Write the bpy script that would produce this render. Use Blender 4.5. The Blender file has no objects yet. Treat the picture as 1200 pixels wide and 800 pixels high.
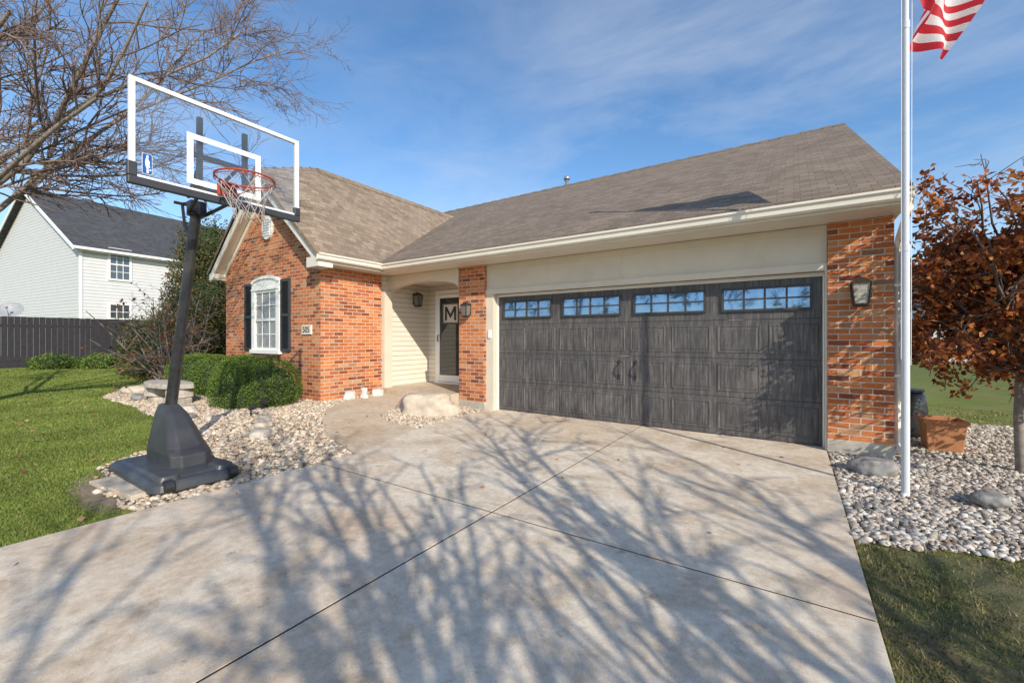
import bpy, math, random, bmesh
import numpy as np
from mathutils import Vector, Matrix
from mathutils import noise as mn
from mathutils.geometry import delaunay_2d_cdt
rng=np.random.default_rng(7); random.seed(7)
S=bpy.context.scene; COL=S.collection
ORI={}
# ------------------------------------------------------------------ helpers
def new_mat(name):
    m=bpy.data.materials.new(name); m.use_nodes=True
    nt=m.node_tree; b=nt.nodes['Principled BSDF']; return m,nt,b
def nd(nt,t,**k):
    n=nt.nodes.new(t)
    for a,v in k.items(): setattr(n,a,v)
    return n
def ramp(nt,fac,stops):
    r=nt.nodes.new('ShaderNodeValToRGB'); e=r.color_ramp.elements
    while len(e)<len(stops): e.new(0.5)
    for i,(p,c) in enumerate(stops):
        e[i].position=p; e[i].color=(c[0],c[1],c[2],1) if len(c)==3 else c
    nt.links.new(fac,r.inputs[0]); return r.outputs[0]
def mixc(nt,fac,a,b,mode='MIX'):
    n=nt.nodes.new('ShaderNodeMix'); n.data_type='RGBA'; n.blend_type=mode
    for sock,val in ((n.inputs[0],fac),(n.inputs[6],a),(n.inputs[7],b)):
        if isinstance(val,bpy.types.NodeSocket): nt.links.new(val,sock)
        elif isinstance(val,(int,float)): sock.default_value=val
        else: sock.default_value=(val[0],val[1],val[2],1)
    return n.outputs[2]
def bump(nt,b,h,strength=.3,dist=.01):
    n=nd(nt,'ShaderNodeBump'); n.inputs['Strength'].default_value=strength; n.inputs['Distance'].default_value=dist
    nt.links.new(h,n.inputs['Height']); nt.links.new(n.outputs[0],b.inputs['Normal'])
def noise(nt,vec,scale,detail=4,rough=.55,out=0,dist=0):
    n=nd(nt,'ShaderNodeTexNoise'); n.inputs['Scale'].default_value=scale; n.inputs['Detail'].default_value=detail; n.inputs['Roughness'].default_value=rough; n.inputs['Distortion'].default_value=dist
    if vec is not None: nt.links.new(vec,n.inputs['Vector'])
    return n.outputs[out]
def coords(nt,kind='Object',scale=None):
    t=nd(nt,'ShaderNodeTexCoord'); o=t.outputs[kind]
    if scale:
        m=nd(nt,'ShaderNodeMapping'); m.inputs['Scale'].default_value=scale; nt.links.new(o,m.inputs[0]); o=m.outputs[0]
    return o
def simple(name,col,rough=.6,var=.12,scale=8,metal=0,bumpy=0,spec=.5,dirt=None):
    m,nt,b=new_mat(name); c=coords(nt)
    n=noise(nt,c,scale,5,.6)
    lo=[x*(1-var) for x in col]; hi=[min(1,x*(1+var)) for x in col]
    o=ramp(nt,n,[(.3,lo),(.7,hi)])
    if dirt:
        n2=noise(nt,c,1.7,6,.7); f=ramp(nt,n2,[(.5,(0,0,0)),(.75,(1,1,1))]); o=mixc(nt,f,o,dirt)
    nt.links.new(o,b.inputs['Base Color']); b.inputs['Roughness'].default_value=rough; b.inputs['Metallic'].default_value=metal
    b.inputs['Specular IOR Level'].default_value=spec
    if bumpy: bump(nt,b,noise(nt,c,scale*6,4),bumpy,.004)
    return m
def brick_mat():
    m,nt,b=new_mat('brick'); uv=coords(nt,'UV')
    t=nd(nt,'ShaderNodeTexBrick'); nt.links.new(uv,t.inputs['Vector'])
    for k,v in dict(Scale=1,Mortar_Size=.0062,Mortar_Smooth=.15,Bias=0,Brick_Width=.205,Row_Height=.0685).items(): t.inputs[k.replace('_',' ')].default_value=v
    t.inputs['Color1'].default_value=(0,0,0,1); t.inputs['Color2'].default_value=(1,1,1,1); t.inputs['Mortar'].default_value=(.5,.5,.5,1)
    bc=ramp(nt,t.outputs['Color'],[(0,(.22,.058,.025)),(.2,(.45,.12,.037)),(.42,(.58,.185,.053)),(.62,(.65,.255,.09)),(.8,(.48,.135,.046)),(.9,(.60,.32,.165)),(1,(.18,.065,.038))])
    n=noise(nt,uv,38,5,.7); bc=mixc(nt,.6,bc,ramp(nt,n,[(.3,(.55,.5,.48)),(.7,(1.25,1.2,1.15))]),'MULTIPLY')
    n3=noise(nt,uv,14,4,.6); f3=ramp(nt,n3,[(.60,(0,0,0)),(.72,(.5,.5,.5))]); bc=mixc(nt,f3,bc,(.62,.47,.34))
    bc=mixc(nt,t.outputs['Fac'],bc,(.57,.48,.38))
    n2=noise(nt,uv,.9,4); bc=mixc(nt,.5,bc,ramp(nt,n2,[(.3,(.82,.8,.8)),(.7,(1.1,1.1,1.1))]),'MULTIPLY')
    nt.links.new(bc,b.inputs['Base Color']); b.inputs['Roughness'].default_value=.9
    inv=nd(nt,'ShaderNodeMath',operation='SUBTRACT'); inv.inputs[0].default_value=1; nt.links.new(t.outputs['Fac'],inv.inputs[1])
    ad=nd(nt,'ShaderNodeMath',operation='ADD'); nt.links.new(inv.outputs[0],ad.inputs[0])
    mu=nd(nt,'ShaderNodeMath',operation='MULTIPLY'); mu.inputs[1].default_value=.4; nt.links.new(n,mu.inputs[0]); nt.links.new(mu.outputs[0],ad.inputs[1])
    bump(nt,b,ad.outputs[0],.8,.006); return m
def shingle_mat(name,c1,c2,k=1):
    m,nt,b=new_mat(name); uv=coords(nt,'UV')
    t=nd(nt,'ShaderNodeTexBrick',offset=.37); nt.links.new(uv,t.inputs['Vector'])
    for kk,v in dict(Scale=1,Mortar_Size=.004,Mortar_Smooth=.4,Bias=0,Brick_Width=.17,Row_Height=.125).items(): t.inputs[kk.replace('_',' ')].default_value=v
    t.inputs['Color1'].default_value=(*c1,1); t.inputs['Color2'].default_value=(*c2,1); t.inputs['Mortar'].default_value=(*[x*.55 for x in c1],1)
    n=noise(nt,uv,70,4,.8); bc=mixc(nt,.8,t.outputs['Color'],ramp(nt,n,[(.3,(.6,.6,.6)),(.7,(1.35,1.3,1.25))]),'MULTIPLY')
    n2=noise(nt,uv,.7,5,.6); bc=mixc(nt,.7,bc,ramp(nt,n2,[(.3,(.82,.82,.84)),(.7,(1.12,1.1,1.07))]),'MULTIPLY')
    nt.links.new(bc,b.inputs['Base Color']); b.inputs['Roughness'].default_value=.95; b.inputs['Specular IOR Level'].default_value=.2
    sx=nd(nt,'ShaderNodeSeparateXYZ'); nt.links.new(uv,sx.inputs[0])
    d=nd(nt,'ShaderNodeMath',operation='DIVIDE'); d.inputs[1].default_value=.125; nt.links.new(sx.outputs[1],d.inputs[0])
    fr=nd(nt,'ShaderNodeMath',operation='FRACT'); nt.links.new(d.outputs[0],fr.inputs[0])
    sb=nd(nt,'ShaderNodeMath',operation='SUBTRACT'); sb.inputs[0].default_value=1; nt.links.new(fr.outputs[0],sb.inputs[1])
    ad=nd(nt,'ShaderNodeMath',operation='ADD'); nt.links.new(sb.outputs[0],ad.inputs[0]); nt.links.new(n,ad.inputs[1])
    bump(nt,b,ad.outputs[0],.6,.009); return m
def siding_mat(name,col,pitch=.11):
    m,nt,b=new_mat(name); uv=coords(nt,'UV')
    sx=nd(nt,'ShaderNodeSeparateXYZ'); nt.links.new(uv,sx.inputs[0])
    d=nd(nt,'ShaderNodeMath',operation='DIVIDE'); d.inputs[1].default_value=pitch; nt.links.new(sx.outputs[1],d.inputs[0])
    fr=nd(nt,'ShaderNodeMath',operation='FRACT'); nt.links.new(d.outputs[0],fr.inputs[0])
    bc=ramp(nt,fr.outputs[0],[(0,[x*.93 for x in col]),(.86,col),(.93,[x*.5 for x in col]),(1,[x*.55 for x in col])])
    n=noise(nt,uv,2.5,5); bc=mixc(nt,.5,bc,ramp(nt,n,[(.3,(.9,.9,.88)),(.7,(1.05,1.05,1.05))]),'MULTIPLY')
    nt.links.new(bc,b.inputs['Base Color']); b.inputs['Roughness'].default_value=.55
    sb=nd(nt,'ShaderNodeMath',operation='SUBTRACT'); sb.inputs[0].default_value=1; nt.links.new(fr.outputs[0],sb.inputs[1])
    bump(nt,b,sb.outputs[0],.7,.012); return m
def concrete_mat(name,col,stain):
    m,nt,b=new_mat(name); c=coords(nt)
    n1=noise(nt,c,.8,7,.68); bc=ramp(nt,n1,[(.30,[x*.82 for x in col]),(.5,col),(.70,[min(1,x*1.10) for x in col])])
    n2=noise(nt,c,1.7,8,.78,dist=.4); f=ramp(nt,n2,[(.46,(0,0,0)),(.64,(.75,.75,.75))]); bc=mixc(nt,f,bc,stain)
    n5=noise(nt,c,.45,6,.7,dist=.3); f5=ramp(nt,n5,[(.47,(0,0,0)),(.61,(.42,.42,.42))]); bc=mixc(nt,f5,bc,[stain[0]*1.12,stain[1]*1.02,stain[2]*.95])
    n6=noise(nt,c,6,5,.7); f6=ramp(nt,n6,[(.60,(0,0,0)),(.70,(.6,.6,.6))]); bc=mixc(nt,f6,bc,[x*.58 for x in stain])
    n3=noise(nt,c,150,3,.7); bc=mixc(nt,.6,bc,ramp(nt,n3,[(.3,(.70,.70,.70)),(.65,(1.12,1.12,1.12))]),'MULTIPLY')
    n4=noise(nt,c,14,6,.8); bc=mixc(nt,1,bc,ramp(nt,n4,[(.3,(.76,.74,.71)),(.6,(1.06,1.06,1.06))]),'MULTIPLY')
    nt.links.new(bc,b.inputs['Base Color']); b.inputs['Roughness'].default_value=.88
    bump(nt,b,n3,.3,.004); return m
def island_mat(name,stops,rough=.8,var=.2,scale=30,trans=0):
    m,nt,b=new_mat(name); g=nd(nt,'ShaderNodeNewGeometry')
    bc=ramp(nt,g.outputs['Random Per Island'],stops)
    n=noise(nt,coords(nt),scale,3); bc=mixc(nt,1,bc,ramp(nt,n,[(.3,(1-var,)*3),(.7,(1+var,)*3)]),'MULTIPLY')
    nt.links.new(bc,b.inputs['Base Color']); b.inputs['Roughness'].default_value=rough; b.inputs['Specular IOR Level'].default_value=.3
    if trans:
        out=nt.nodes['Material Output']; tr=nd(nt,'ShaderNodeBsdfTranslucent'); nt.links.new(bc,tr.inputs[0])
        mx=nd(nt,'ShaderNodeMixShader'); mx.inputs[0].default_value=trans
        nt.links.new(b.outputs[0],mx.inputs[1]); nt.links.new(tr.outputs[0],mx.inputs[2]); nt.links.new(mx.outputs[0],out.inputs[0])
    return m
def glass_dark(name,col,metal,rough=.04):
    m,nt,b=new_mat(name); b.inputs['Base Color'].default_value=(*col,1); b.inputs['Metallic'].default_value=metal; b.inputs['Roughness'].default_value=rough
    n=noise(nt,coords(nt),2.5,2); bump(nt,b,n,.03,.02)
    b.inputs['Specular IOR Level'].default_value=.8; return m
class MB:
    def __init__(s): s.v=[]; s.f=[]; s.m=[]
    def add(s,vs,fs,mi=0):
        o=len(s.v); s.v+= [tuple(map(float,p)) for p in vs]
        for f in fs: s.f.append(tuple(i+o for i in f)); s.m.append(mi)
        return s
    def box(s,x0,x1,y0,y1,z0,z1,mi=0):
        return s.add([(x0,y0,z0),(x1,y0,z0),(x1,y1,z0),(x0,y1,z0),(x0,y0,z1),(x1,y0,z1),(x1,y1,z1),(x0,y1,z1)],
          [(0,3,2,1),(4,5,6,7),(0,1,5,4),(1,2,6,5),(2,3,7,6),(3,0,4,7)],mi)
    def mbox(s,M,sx,sy,sz,mi=0):
        vs=[M@Vector((x*sx/2,y*sy/2,z*sz/2)) for z in(-1,1) for x,y in((-1,-1),(1,-1),(1,1),(-1,1))]
        return s.add(vs,[(0,3,2,1),(4,5,6,7),(0,1,5,4),(1,2,6,5),(2,3,7,6),(3,0,4,7)],mi)
    def prism(s,poly,axis,a0,a1,mi=0):
        n=len(poly)
        def P(p,a): return {'y':(p[0],a,p[1]),'z':(p[0],p[1],a),'x':(a,p[0],p[1])}[axis]
        vs=[P(p,a0) for p in poly]+[P(p,a1) for p in poly]
        fs=[tuple(range(n)),tuple(range(2*n-1,n-1,-1))]+[((i+1)%n,i,i+n,(i+1)%n+n) for i in range(n)]
        ar=sum(poly[i][0]*poly[(i+1)%n][1]-poly[(i+1)%n][0]*poly[i][1] for i in range(n))
        sg=(ar>0); out=(sg and axis in('z','x')) or ((not sg) and axis=='y')
        if (a1<a0): out=not out
        if out: fs=[tuple(reversed(f)) for f in fs]
        return s.add(vs,fs,mi)
    def tube(s,pts,rad,n=8,mi=0,caps=True):
        pts=[Vector(p) for p in pts]
        if not hasattr(rad,'__len__'): rad=[rad]*len(pts)
        vs=[]; prev=None
        for i,p in enumerate(pts):
            d=(pts[min(i+1,len(pts)-1)]-pts[max(i-1,0)]).normalized()
            if prev is None:
                a=Vector((0,0,1)) if abs(d.z)<.9 else Vector((1,0,0)); u=d.cross(a).normalized()
            else: u=(prev-d*prev.dot(d)).normalized()
            prev=u; w=d.cross(u)
            for k in range(n):
                t=2*math.pi*k/n; vs.append(p+(u*math.cos(t)+w*math.sin(t))*rad[i])
        fs=[(i*n+k,i*n+(k+1)%n,(i+1)*n+(k+1)%n,(i+1)*n+k) for i in range(len(pts)-1) for k in range(n)]
        if caps: fs+=[tuple(range(n-1,-1,-1)),tuple(range((len(pts)-1)*n,len(pts)*n))]
        return s.add(vs,fs,mi)
    def loft(s,rings,mi=0,caps=True):
        n=len(rings[0]); vs=[p for r in rings for p in r]
        fs=[(i*n+k,i*n+(k+1)%n,(i+1)*n+(k+1)%n,(i+1)*n+k) for i in range(len(rings)-1) for k in range(n)]
        if caps: fs+=[tuple(range(n-1,-1,-1)),tuple(range((len(rings)-1)*n,len(rings)*n))]
        return s.add(vs,fs,mi)
    def ell(s,c,r,nu=12,nv=8,mi=0,jit=0):
        vs=[]
        for j in range(nv+1):
            ph=math.pi*j/nv
            for i in range(nu):
                th=2*math.pi*i/nu; k=1+(random.uniform(-jit,jit) if 0<j<nv else 0)
                vs.append((c[0]+r[0]*math.sin(ph)*math.cos(th)*k,c[1]+r[1]*math.sin(ph)*math.sin(th)*k,c[2]+r[2]*math.cos(ph)*k))
        fs=[(j*nu+i,(j+1)*nu+i,(j+1)*nu+(i+1)%nu,j*nu+(i+1)%nu) for j in range(nv) for i in range(nu)]
        return s.add(vs,fs,mi)
    def obj(s,name,mats,parent=None,loc=None,smooth=False,bevel=0,uv=True,label=None,cat=None,kind=None,group=None):
        me=bpy.data.meshes.new(name)
        o3=Vector(ORI[parent.name]) if parent else Vector(loc or (0,0,0))
        me.from_pydata([tuple(Vector(p)-o3) for p in s.v],[],s.f)
        if not isinstance(mats,(list,tuple)): mats=[mats]
        for m in mats: me.materials.append(m)
        me.polygons.foreach_set('material_index',s.m)
        if smooth: me.polygons.foreach_set('use_smooth',[True]*len(s.f))
        me.update()
        if uv: do_uv(me)
        return finish(me,name,parent,o3,label,cat,kind,group,bevel)
def do_uv(me):
    l=me.uv_layers.new(name='UVMap').data; Z=Vector((0,0,1))
    for p in me.polygons:
        n=p.normal
        if abs(n.z)>.98: t=Vector((1,0,0)); b=Vector((0,1,0))
        else:
            t=Z.cross(n).normalized(); b=n.cross(t)
        for li in p.loop_indices:
            c=me.vertices[me.loops[li].vertex_index].co; l[li].uv=(c.dot(t)+50,c.dot(b)+50)
def finish(me,name,parent,o3,label=None,cat=None,kind=None,group=None,bevel=0):
    ob=bpy.data.objects.new(name,me); COL.objects.link(ob)
    if parent: ob.parent=parent
    else: ob.location=o3
    ORI[ob.name]=tuple(o3)
    if label: ob['label']=label
    if cat: ob['category']=cat
    if kind: ob['kind']=kind
    if group: ob['group']=group
    if bevel:
        md=ob.modifiers.new('bevel','BEVEL'); md.width=bevel; md.segments=2; md.limit_method='ANGLE'
    return ob
def thing(name,loc,label,cat,group=None):
    e=bpy.data.objects.new(name,None); e.location=loc; e.empty_display_size=.2; COL.objects.link(e)
    ORI[e.name]=tuple(loc); e['label']=label; e['category']=cat
    if group: e['group']=group
    return e
def np_mesh(name,V,F,mats,parent=None,loc=(0,0,0),smooth=False,**k):
    o3=np.array(ORI[parent.name]) if parent else np.array(loc,float)
    me=bpy.data.meshes.new(name); V=(V-o3).astype(np.float32); m,kk=F.shape
    me.vertices.add(len(V)); me.vertices.foreach_set('co',V.ravel())
    me.loops.add(m*kk); me.loops.foreach_set('vertex_index',F.astype(np.int32).ravel())
    me.polygons.add(m); me.polygons.foreach_set('loop_start',np.arange(0,m*kk,kk,dtype=np.int32))
    if smooth: me.polygons.foreach_set('use_smooth',np.ones(m,dtype=bool))
    me.materials.append(mats); me.update(calc_edges=True); me.validate()
    return finish(me,name,parent,Vector(o3.tolist()),**k)
def text_mesh(name,txt,size,mat,parent,pos,rot,ext=.003,bold=0):
    c=bpy.data.curves.new(name,'FONT'); c.body=txt; c.size=size; c.extrude=ext; c.align_x='CENTER'; c.align_y='CENTER'; c.offset=bold
    t=bpy.data.objects.new('tmp',c); COL.objects.link(t); bpy.context.view_layer.update()
    me=bpy.data.meshes.new_from_object(t.evaluated_get(bpy.context.evaluated_depsgraph_get())); bpy.data.objects.remove(t)
    me.name=name; M=Matrix.Translation(Vector(pos)-Vector(ORI[parent.name]))@rot.to_4x4(); me.transform(M)
    me.materials.clear(); me.materials.append(mat)
    ob=bpy.data.objects.new(name,me); COL.objects.link(ob); ob.parent=parent; ORI[ob.name]=ORI[parent.name]; return ob
def pip(X,Y,poly):
    ins=np.zeros(X.shape,bool); n=len(poly); j=n-1
    for i in range(n):
        xi,yi=poly[i]; xj,yj=poly[j]
        c=((yi>Y)!=(yj>Y))&(X<(xj-xi)*(Y-yi)/(yj-yi+1e-12)+xi); ins^=c; j=i
    return ins
def H(x):
    x=np.asarray(x,float)
    a=np.clip((-4.4-x)/2.9,0,1); a=a*a*(3-2*a)
    b=np.clip((-11-x)/10,0,1); b=b*b*(3-2*b)
    return -.03+.15*a+.18*b
# ------------------------------------------------------------------ materials
M_brick=brick_mat()
M_roof=shingle_mat('roof_shingle',(.175,.140,.110),(.255,.210,.170))
M_roof2=shingle_mat('wing_shingle',(.215,.165,.124),(.32,.258,.20))
M_roofd=shingle_mat('dark_shingle',(.06,.063,.07),(.10,.103,.112))
M_siding=siding_mat('cream_siding',(.74,.67,.57))
M_sidingw=siding_mat('pale_siding',(.66,.655,.645),.16)
M_trim=simple('cream_trim',(.66,.585,.475),.5,.06,3)
M_white=simple('white_paint',(.82,.81,.78),.4,.04,3)
M_gutter=simple('gutter_paint',(.78,.72,.62),.35,.05,2)
M_conc=concrete_mat('driveway_concrete',(.73,.64,.52),(.46,.345,.235))
M_conc2=concrete_mat('walk_concrete',(.60,.51,.40),(.43,.325,.22))
M_found=simple('foundation_concrete',(.44,.40,.34),.9,.2,12,bumpy=.4)
M_black=simple('black_metal',(.025,.025,.028),.4,.2,10)
M_bronze=simple('bronze_metal',(.055,.040,.028),.45,.2,10,metal=.3)
M_shut=simple('shutter_paint',(.035,.037,.045),.5,.15,10)
M_joint=simple('joint_dirt',(.045,.034,.026),.95,.3,10)
M_pole=simple('pole_black',(.022,.022,.025),.35,.5,14,dirt=(.07,.065,.06))
M_plastic=simple('base_plastic',(.042,.048,.058),.42,.2,6,bumpy=.1,dirt=(.09,.085,.078))
M_plastic2=simple('cover_plastic',(.038,.040,.046),.5,.2,6,bumpy=.1,dirt=(.075,.07,.065))
M_alu=simple('board_frame_white',(.78,.79,.81),.35,.05,5)
M_rim=simple('rim_red',(.36,.06,.035),.4,.2,20)
M_net=simple('net_cord',(.50,.44,.42),.9,.1,20)
def garage_glass():
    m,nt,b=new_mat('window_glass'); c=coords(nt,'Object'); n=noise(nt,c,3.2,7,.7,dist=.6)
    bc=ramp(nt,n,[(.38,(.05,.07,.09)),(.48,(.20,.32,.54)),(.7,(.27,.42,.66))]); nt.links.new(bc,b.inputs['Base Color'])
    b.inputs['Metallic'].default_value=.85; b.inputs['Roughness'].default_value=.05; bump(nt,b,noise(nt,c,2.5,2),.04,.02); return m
M_gl=garage_glass()
M_gl2=glass_dark('house_glass',(.10,.12,.14),.35)
M_gl3=glass_dark('door_glass_dark',(.035,.038,.042),.1)
M_flagpole=simple('flagpole_silver',(.62,.64,.67),.35,.05,4)
M_fence=simple('dark_fence_board',(.022,.020,.024),.8,.35,9,bumpy=.3)
M_bark=simple('grey_bark',(.24,.20,.17),.9,.4,14,bumpy=.8)
M_twig=simple('red_brown_twig',(.19,.135,.11),.85,.3,6)
M_twig2=simple('dark_twig',(.12,.095,.08),.85,.3,6)
M_terra=simple('terracotta',(.46,.20,.09),.8,.15,10)
M_soil=simple('bed_soil',(.22,.165,.115),.95,.35,22,bumpy=.8)
M_rock1=simple('tan_rock',(.52,.44,.35),.9,.3,7,bumpy=.9,dirt=(.36,.31,.26))
M_rock2=simple('grey_rock',(.24,.23,.22),.9,.35,9,bumpy=.9)
M_rock3=simple('pale_rock',(.56,.54,.51),.9,.2,12,bumpy=.8)
M_bench=simple('bench_stone',(.42,.375,.32),.9,.35,8,bumpy=.9)
M_asph=simple('asphalt',(.05,.05,.052),.9,.25,30,bumpy=.5)
M_metal=simple('galvanised',(.45,.46,.47),.35,.1,6,metal=.7)
M_sign=simple('sign_plate',(.72,.68,.58),.5,.04)
M_peb1=island_mat('river_pebble_tan',[(0,(.22,.16,.11)),(.2,(.47,.37,.27)),(.45,(.62,.52,.39)),(.65,(.38,.26,.19)),(.72,(.50,.42,.33)),(.85,(.74,.67,.56)),(1,(.33,.29,.25))],.75)
M_peb2=island_mat('river_pebble_grey',[(0,(.14,.115,.095)),(.22,(.40,.34,.28)),(.45,(.56,.495,.42)),(.62,(.30,.24,.19)),(.75,(.44,.40,.36)),(.88,(.72,.67,.59)),(1,(.22,.205,.19))],.75)
M_grass=island_mat('grass_blade',[(0,(.13,.19,.03)),(.45,(.17,.24,.042)),(.75,(.22,.265,.06)),(.93,(.30,.29,.10)),(1,(.36,.32,.16))],.7,.25,1.2,.25)
M_dry=island_mat('thin_grass_blade',[(0,(.10,.125,.03)),(.5,(.165,.175,.05)),(.75,(.25,.21,.09)),(1,(.34,.27,.15))],.7,.3,3,.2)
M_shrub=island_mat('shrub_leaf',[(0,(.065,.115,.02)),(.5,(.125,.205,.032)),(.85,(.19,.265,.05)),(1,(.24,.29,.08))],.6,.25,5,.3)
M_ever=island_mat('evergreen_leaf',[(0,(.035,.052,.016)),(.5,(.07,.09,.027)),(.8,(.13,.115,.038)),(1,(.24,.125,.045))],.7,.3,3,.15)
M_red=island_mat('rust_leaf',[(0,(.12,.036,.018)),(.35,(.31,.085,.027)),(.65,(.46,.15,.04)),(.88,(.58,.24,.068)),(1,(.19,.075,.038))],.6,.3,4,.35)
M_leaf=island_mat('fallen_leaf',[(0,(.18,.09,.045)),(.5,(.32,.17,.08)),(1,(.42,.28,.15))],.7)
def ground_mat():
    m,nt,b=new_mat('lawn_ground'); c=coords(nt)
    n=noise(nt,c,1.1,7,.7); n2=noise(nt,c,60,4,.7)
    bc=ramp(nt,n,[(.3,(.10,.135,.03)),(.5,(.14,.165,.045)),(.62,(.17,.165,.07)),(.75,(.19,.15,.09))])
    bc=mixc(nt,.8,bc,ramp(nt,n2,[(.3,(.5,.5,.5)),(.7,(1.3,1.3,1.2))]),'MULTIPLY')
    nt.links.new(bc,b.inputs['Base Color']); b.inputs['Roughness'].default_value=.95; b.inputs['Specular IOR Level'].default_value=.15
    bump(nt,b,n2,.6,.02); return m
M_ground=ground_mat()
def dirt_mat():
    m,nt,b=new_mat('thin_turf'); c=coords(nt)
    n=noise(nt,c,2.2,7,.75); n2=noise(nt,c,70,4,.7)
    bc=ramp(nt,n,[(.3,(.085,.10,.03)),(.48,(.13,.125,.05)),(.60,(.19,.145,.085)),(.74,(.27,.20,.13))])
    bc=mixc(nt,.8,bc,ramp(nt,n2,[(.3,(.5,.5,.5)),(.7,(1.3,1.3,1.2))]),'MULTIPLY')
    nt.links.new(bc,b.inputs['Base Color']); b.inputs['Roughness'].default_value=.95; bump(nt,b,n2,.7,.02); return m
M_turf=dirt_mat()
def wood_mat():
    m,nt,b=new_mat('garage_faux_wood'); c=coords(nt,'Object',(34,34,3.0)); cc=coords(nt,'Object',(110,110,9))
    n=noise(nt,c,1.0,7,.78); n3=noise(nt,cc,1.0,4,.7)
    bc=ramp(nt,n,[(.30,(.034,.032,.034)),(.45,(.072,.067,.068)),(.57,(.123,.114,.112)),(.69,(.225,.21,.20)),(.82,(.34,.318,.30))])
    bc=mixc(nt,.6,bc,ramp(nt,n3,[(.3,(.65,.65,.65)),(.7,(1.35,1.33,1.3))]),'MULTIPLY')
    c2=coords(nt); n2=noise(nt,c2,1.6,5,.6); bc=mixc(nt,.8,bc,ramp(nt,n2,[(.3,(.7,.7,.73)),(.7,(1.2,1.18,1.15))]),'MULTIPLY')
    nt.links.new(bc,b.inputs['Base Color']); b.inputs['Roughness'].default_value=.5; bump(nt,b,n,.2,.002); return m
M_wood=wood_mat()
M_wframe=simple('garage_window_frame',(.045,.043,.046),.5,.2,20)
def clear_mat():
    m,nt,b=new_mat('clear_acrylic'); out=nt.nodes['Material Output']
    tr=nd(nt,'ShaderNodeBsdfTransparent'); tr.inputs[0].default_value=(.94,.96,.98,1)
    gl=nd(nt,'ShaderNodeBsdfGlossy'); gl.inputs['Roughness'].default_value=.05
    n=noise(nt,coords(nt),3,4)
    fr=nd(nt,'ShaderNodeFresnel'); fr.inputs[0].default_value=1.45
    mx=nd(nt,'ShaderNodeMixShader'); nt.links.new(fr.outputs[0],mx.inputs[0]); nt.links.new(tr.outputs[0],mx.inputs[1]); nt.links.new(gl.outputs[0],mx.inputs[2])
    df=nd(nt,'ShaderNodeBsdfDiffuse'); df.inputs[0].default_value=(.6,.65,.7,1)
    f=ramp(nt,n,[(.3,(.02,.02,.02)),(.8,(.07,.07,.07))])
    m2=nd(nt,'ShaderNodeMixShader'); nt.links.new(f,m2.inputs[0]); nt.links.new(mx.outputs[0],m2.inputs[1]); nt.links.new(df.outputs[0],m2.inputs[2])
    nt.links.new(m2.outputs[0],out.inputs[0]); return m
M_clear=clear_mat()
# ------------------------------------------------------------------ ground & paving
xs=np.unique(np.concatenate([[-900,-400,-200,-100,-60,-45,-35,-28],np.arange(-24,-11,.5),np.arange(-11,-4.0,.15),[-3,-1,1,3,6,10,20,40,90,200,400,900]]))
ys=np.unique(np.concatenate([[-900,-300,-100,-40,-20,-10,-5],np.arange(-4,8,1.0),[10,15,20,40,80,150,300,900]]))
GX,GY=np.meshgrid(xs,ys); V=np.stack([GX.ravel(),GY.ravel(),H(GX.ravel())],1); nx=len(xs)
F=np.array([(j*nx+i,j*nx+i+1,(j+1)*nx+i+1,(j+1)*nx+i) for j in range(len(ys)-1) for i in range(nx-1)])
np_mesh('ground',V,F,M_ground,kind='structure')
def sheet(name,poly,mat,off,step=.12,thick=0):
    x0,x1=min(p[0] for p in poly),max(p[0] for p in poly); y0,y1=min(p[1] for p in poly),max(p[1] for p in poly)
    A,B=np.meshgrid(np.arange(x0+step/2,x1,step),np.arange(y0+step/2,y1,step*3)); A=A.ravel();B=B.ravel(); k=pip(A,B,poly)
    pts=[Vector(p) for p in poly]+[Vector((a,b)) for a,b in zip(A[k],B[k])]
    r=delaunay_2d_cdt(pts,[],[list(range(len(poly)))],1,1e-5)
    v=[(p.x,p.y,float(H(p.x))+off) for p in r[0]]; mb=MB(); mb.add(v,[tuple(f) for f in r[2]])
    if thick:
        n=len(poly)
        vs=[(x,y,float(H(x))+off) for x,y in poly]+[(x,y,float(H(x))+off-thick) for x,y in poly]
        mb.add(vs,[(i,(i+1)%n,(i+1)%n+n,i+n) for i in range(n)])
    return mb.obj(name,mat,kind='structure',smooth=False,uv=False)
def wob(poly,idx,amp=.04):
    out=[]; n=len(poly)
    for i in range(n):
        a=poly[i]; b=poly[(i+1)%n]; out.append(a)
        if i in idx:
            L=math.dist(a,b); k=max(1,int(L/.12))
            for j in range(1,k):
                t=j/k; out.append((a[0]+(b[0]-a[0])*t+random.uniform(-amp,amp),a[1]+(b[1]-a[1])*t+random.uniform(-amp,amp)))
    return out
walkO=[(-7.05,4.9),(-6.6,4.2),(-6.0,3.75),(-5.2,3.32)]
walk=[(-4.21,3.05),(-4.62,4.4),(-5.3,4.42),(-5.75,4.62),(-5.95,5.1),(-5.9,5.99),(-7.3,5.99)]+walkO
bedL=[(-4.21,1.12),(-4.22,3.04)]+walkO[::-1]+[(-7.31,6.0),(-7.45,6.0),(-7.45,4.7),(-11.3,4.7),(-12.6,5.0),(-13.4,4.2),(-12.9,3.1),(-11.6,2.5),(-9.5,2.45),(-7.7,2.25),(-6.5,2.1),(-6.0,1.72),(-5.75,1.25),(-4.9,1.05)]
bedL=wob(bedL,set(range(11,20)),.05)
island=[(-4.63,4.42),(-4.78,6.2),(-5.36,6.2),(-5.38,6.0),(-5.89,6.0),(-5.94,5.1),(-5.74,4.63),(-5.3,4.43)]
bedR=[(.345,3.55),(.345,6.2),(.95,6.3),(.95,9.5),(3.4,9.5),(3.8,5.5),(2.7,4.4),(1.3,3.9)]
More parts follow.
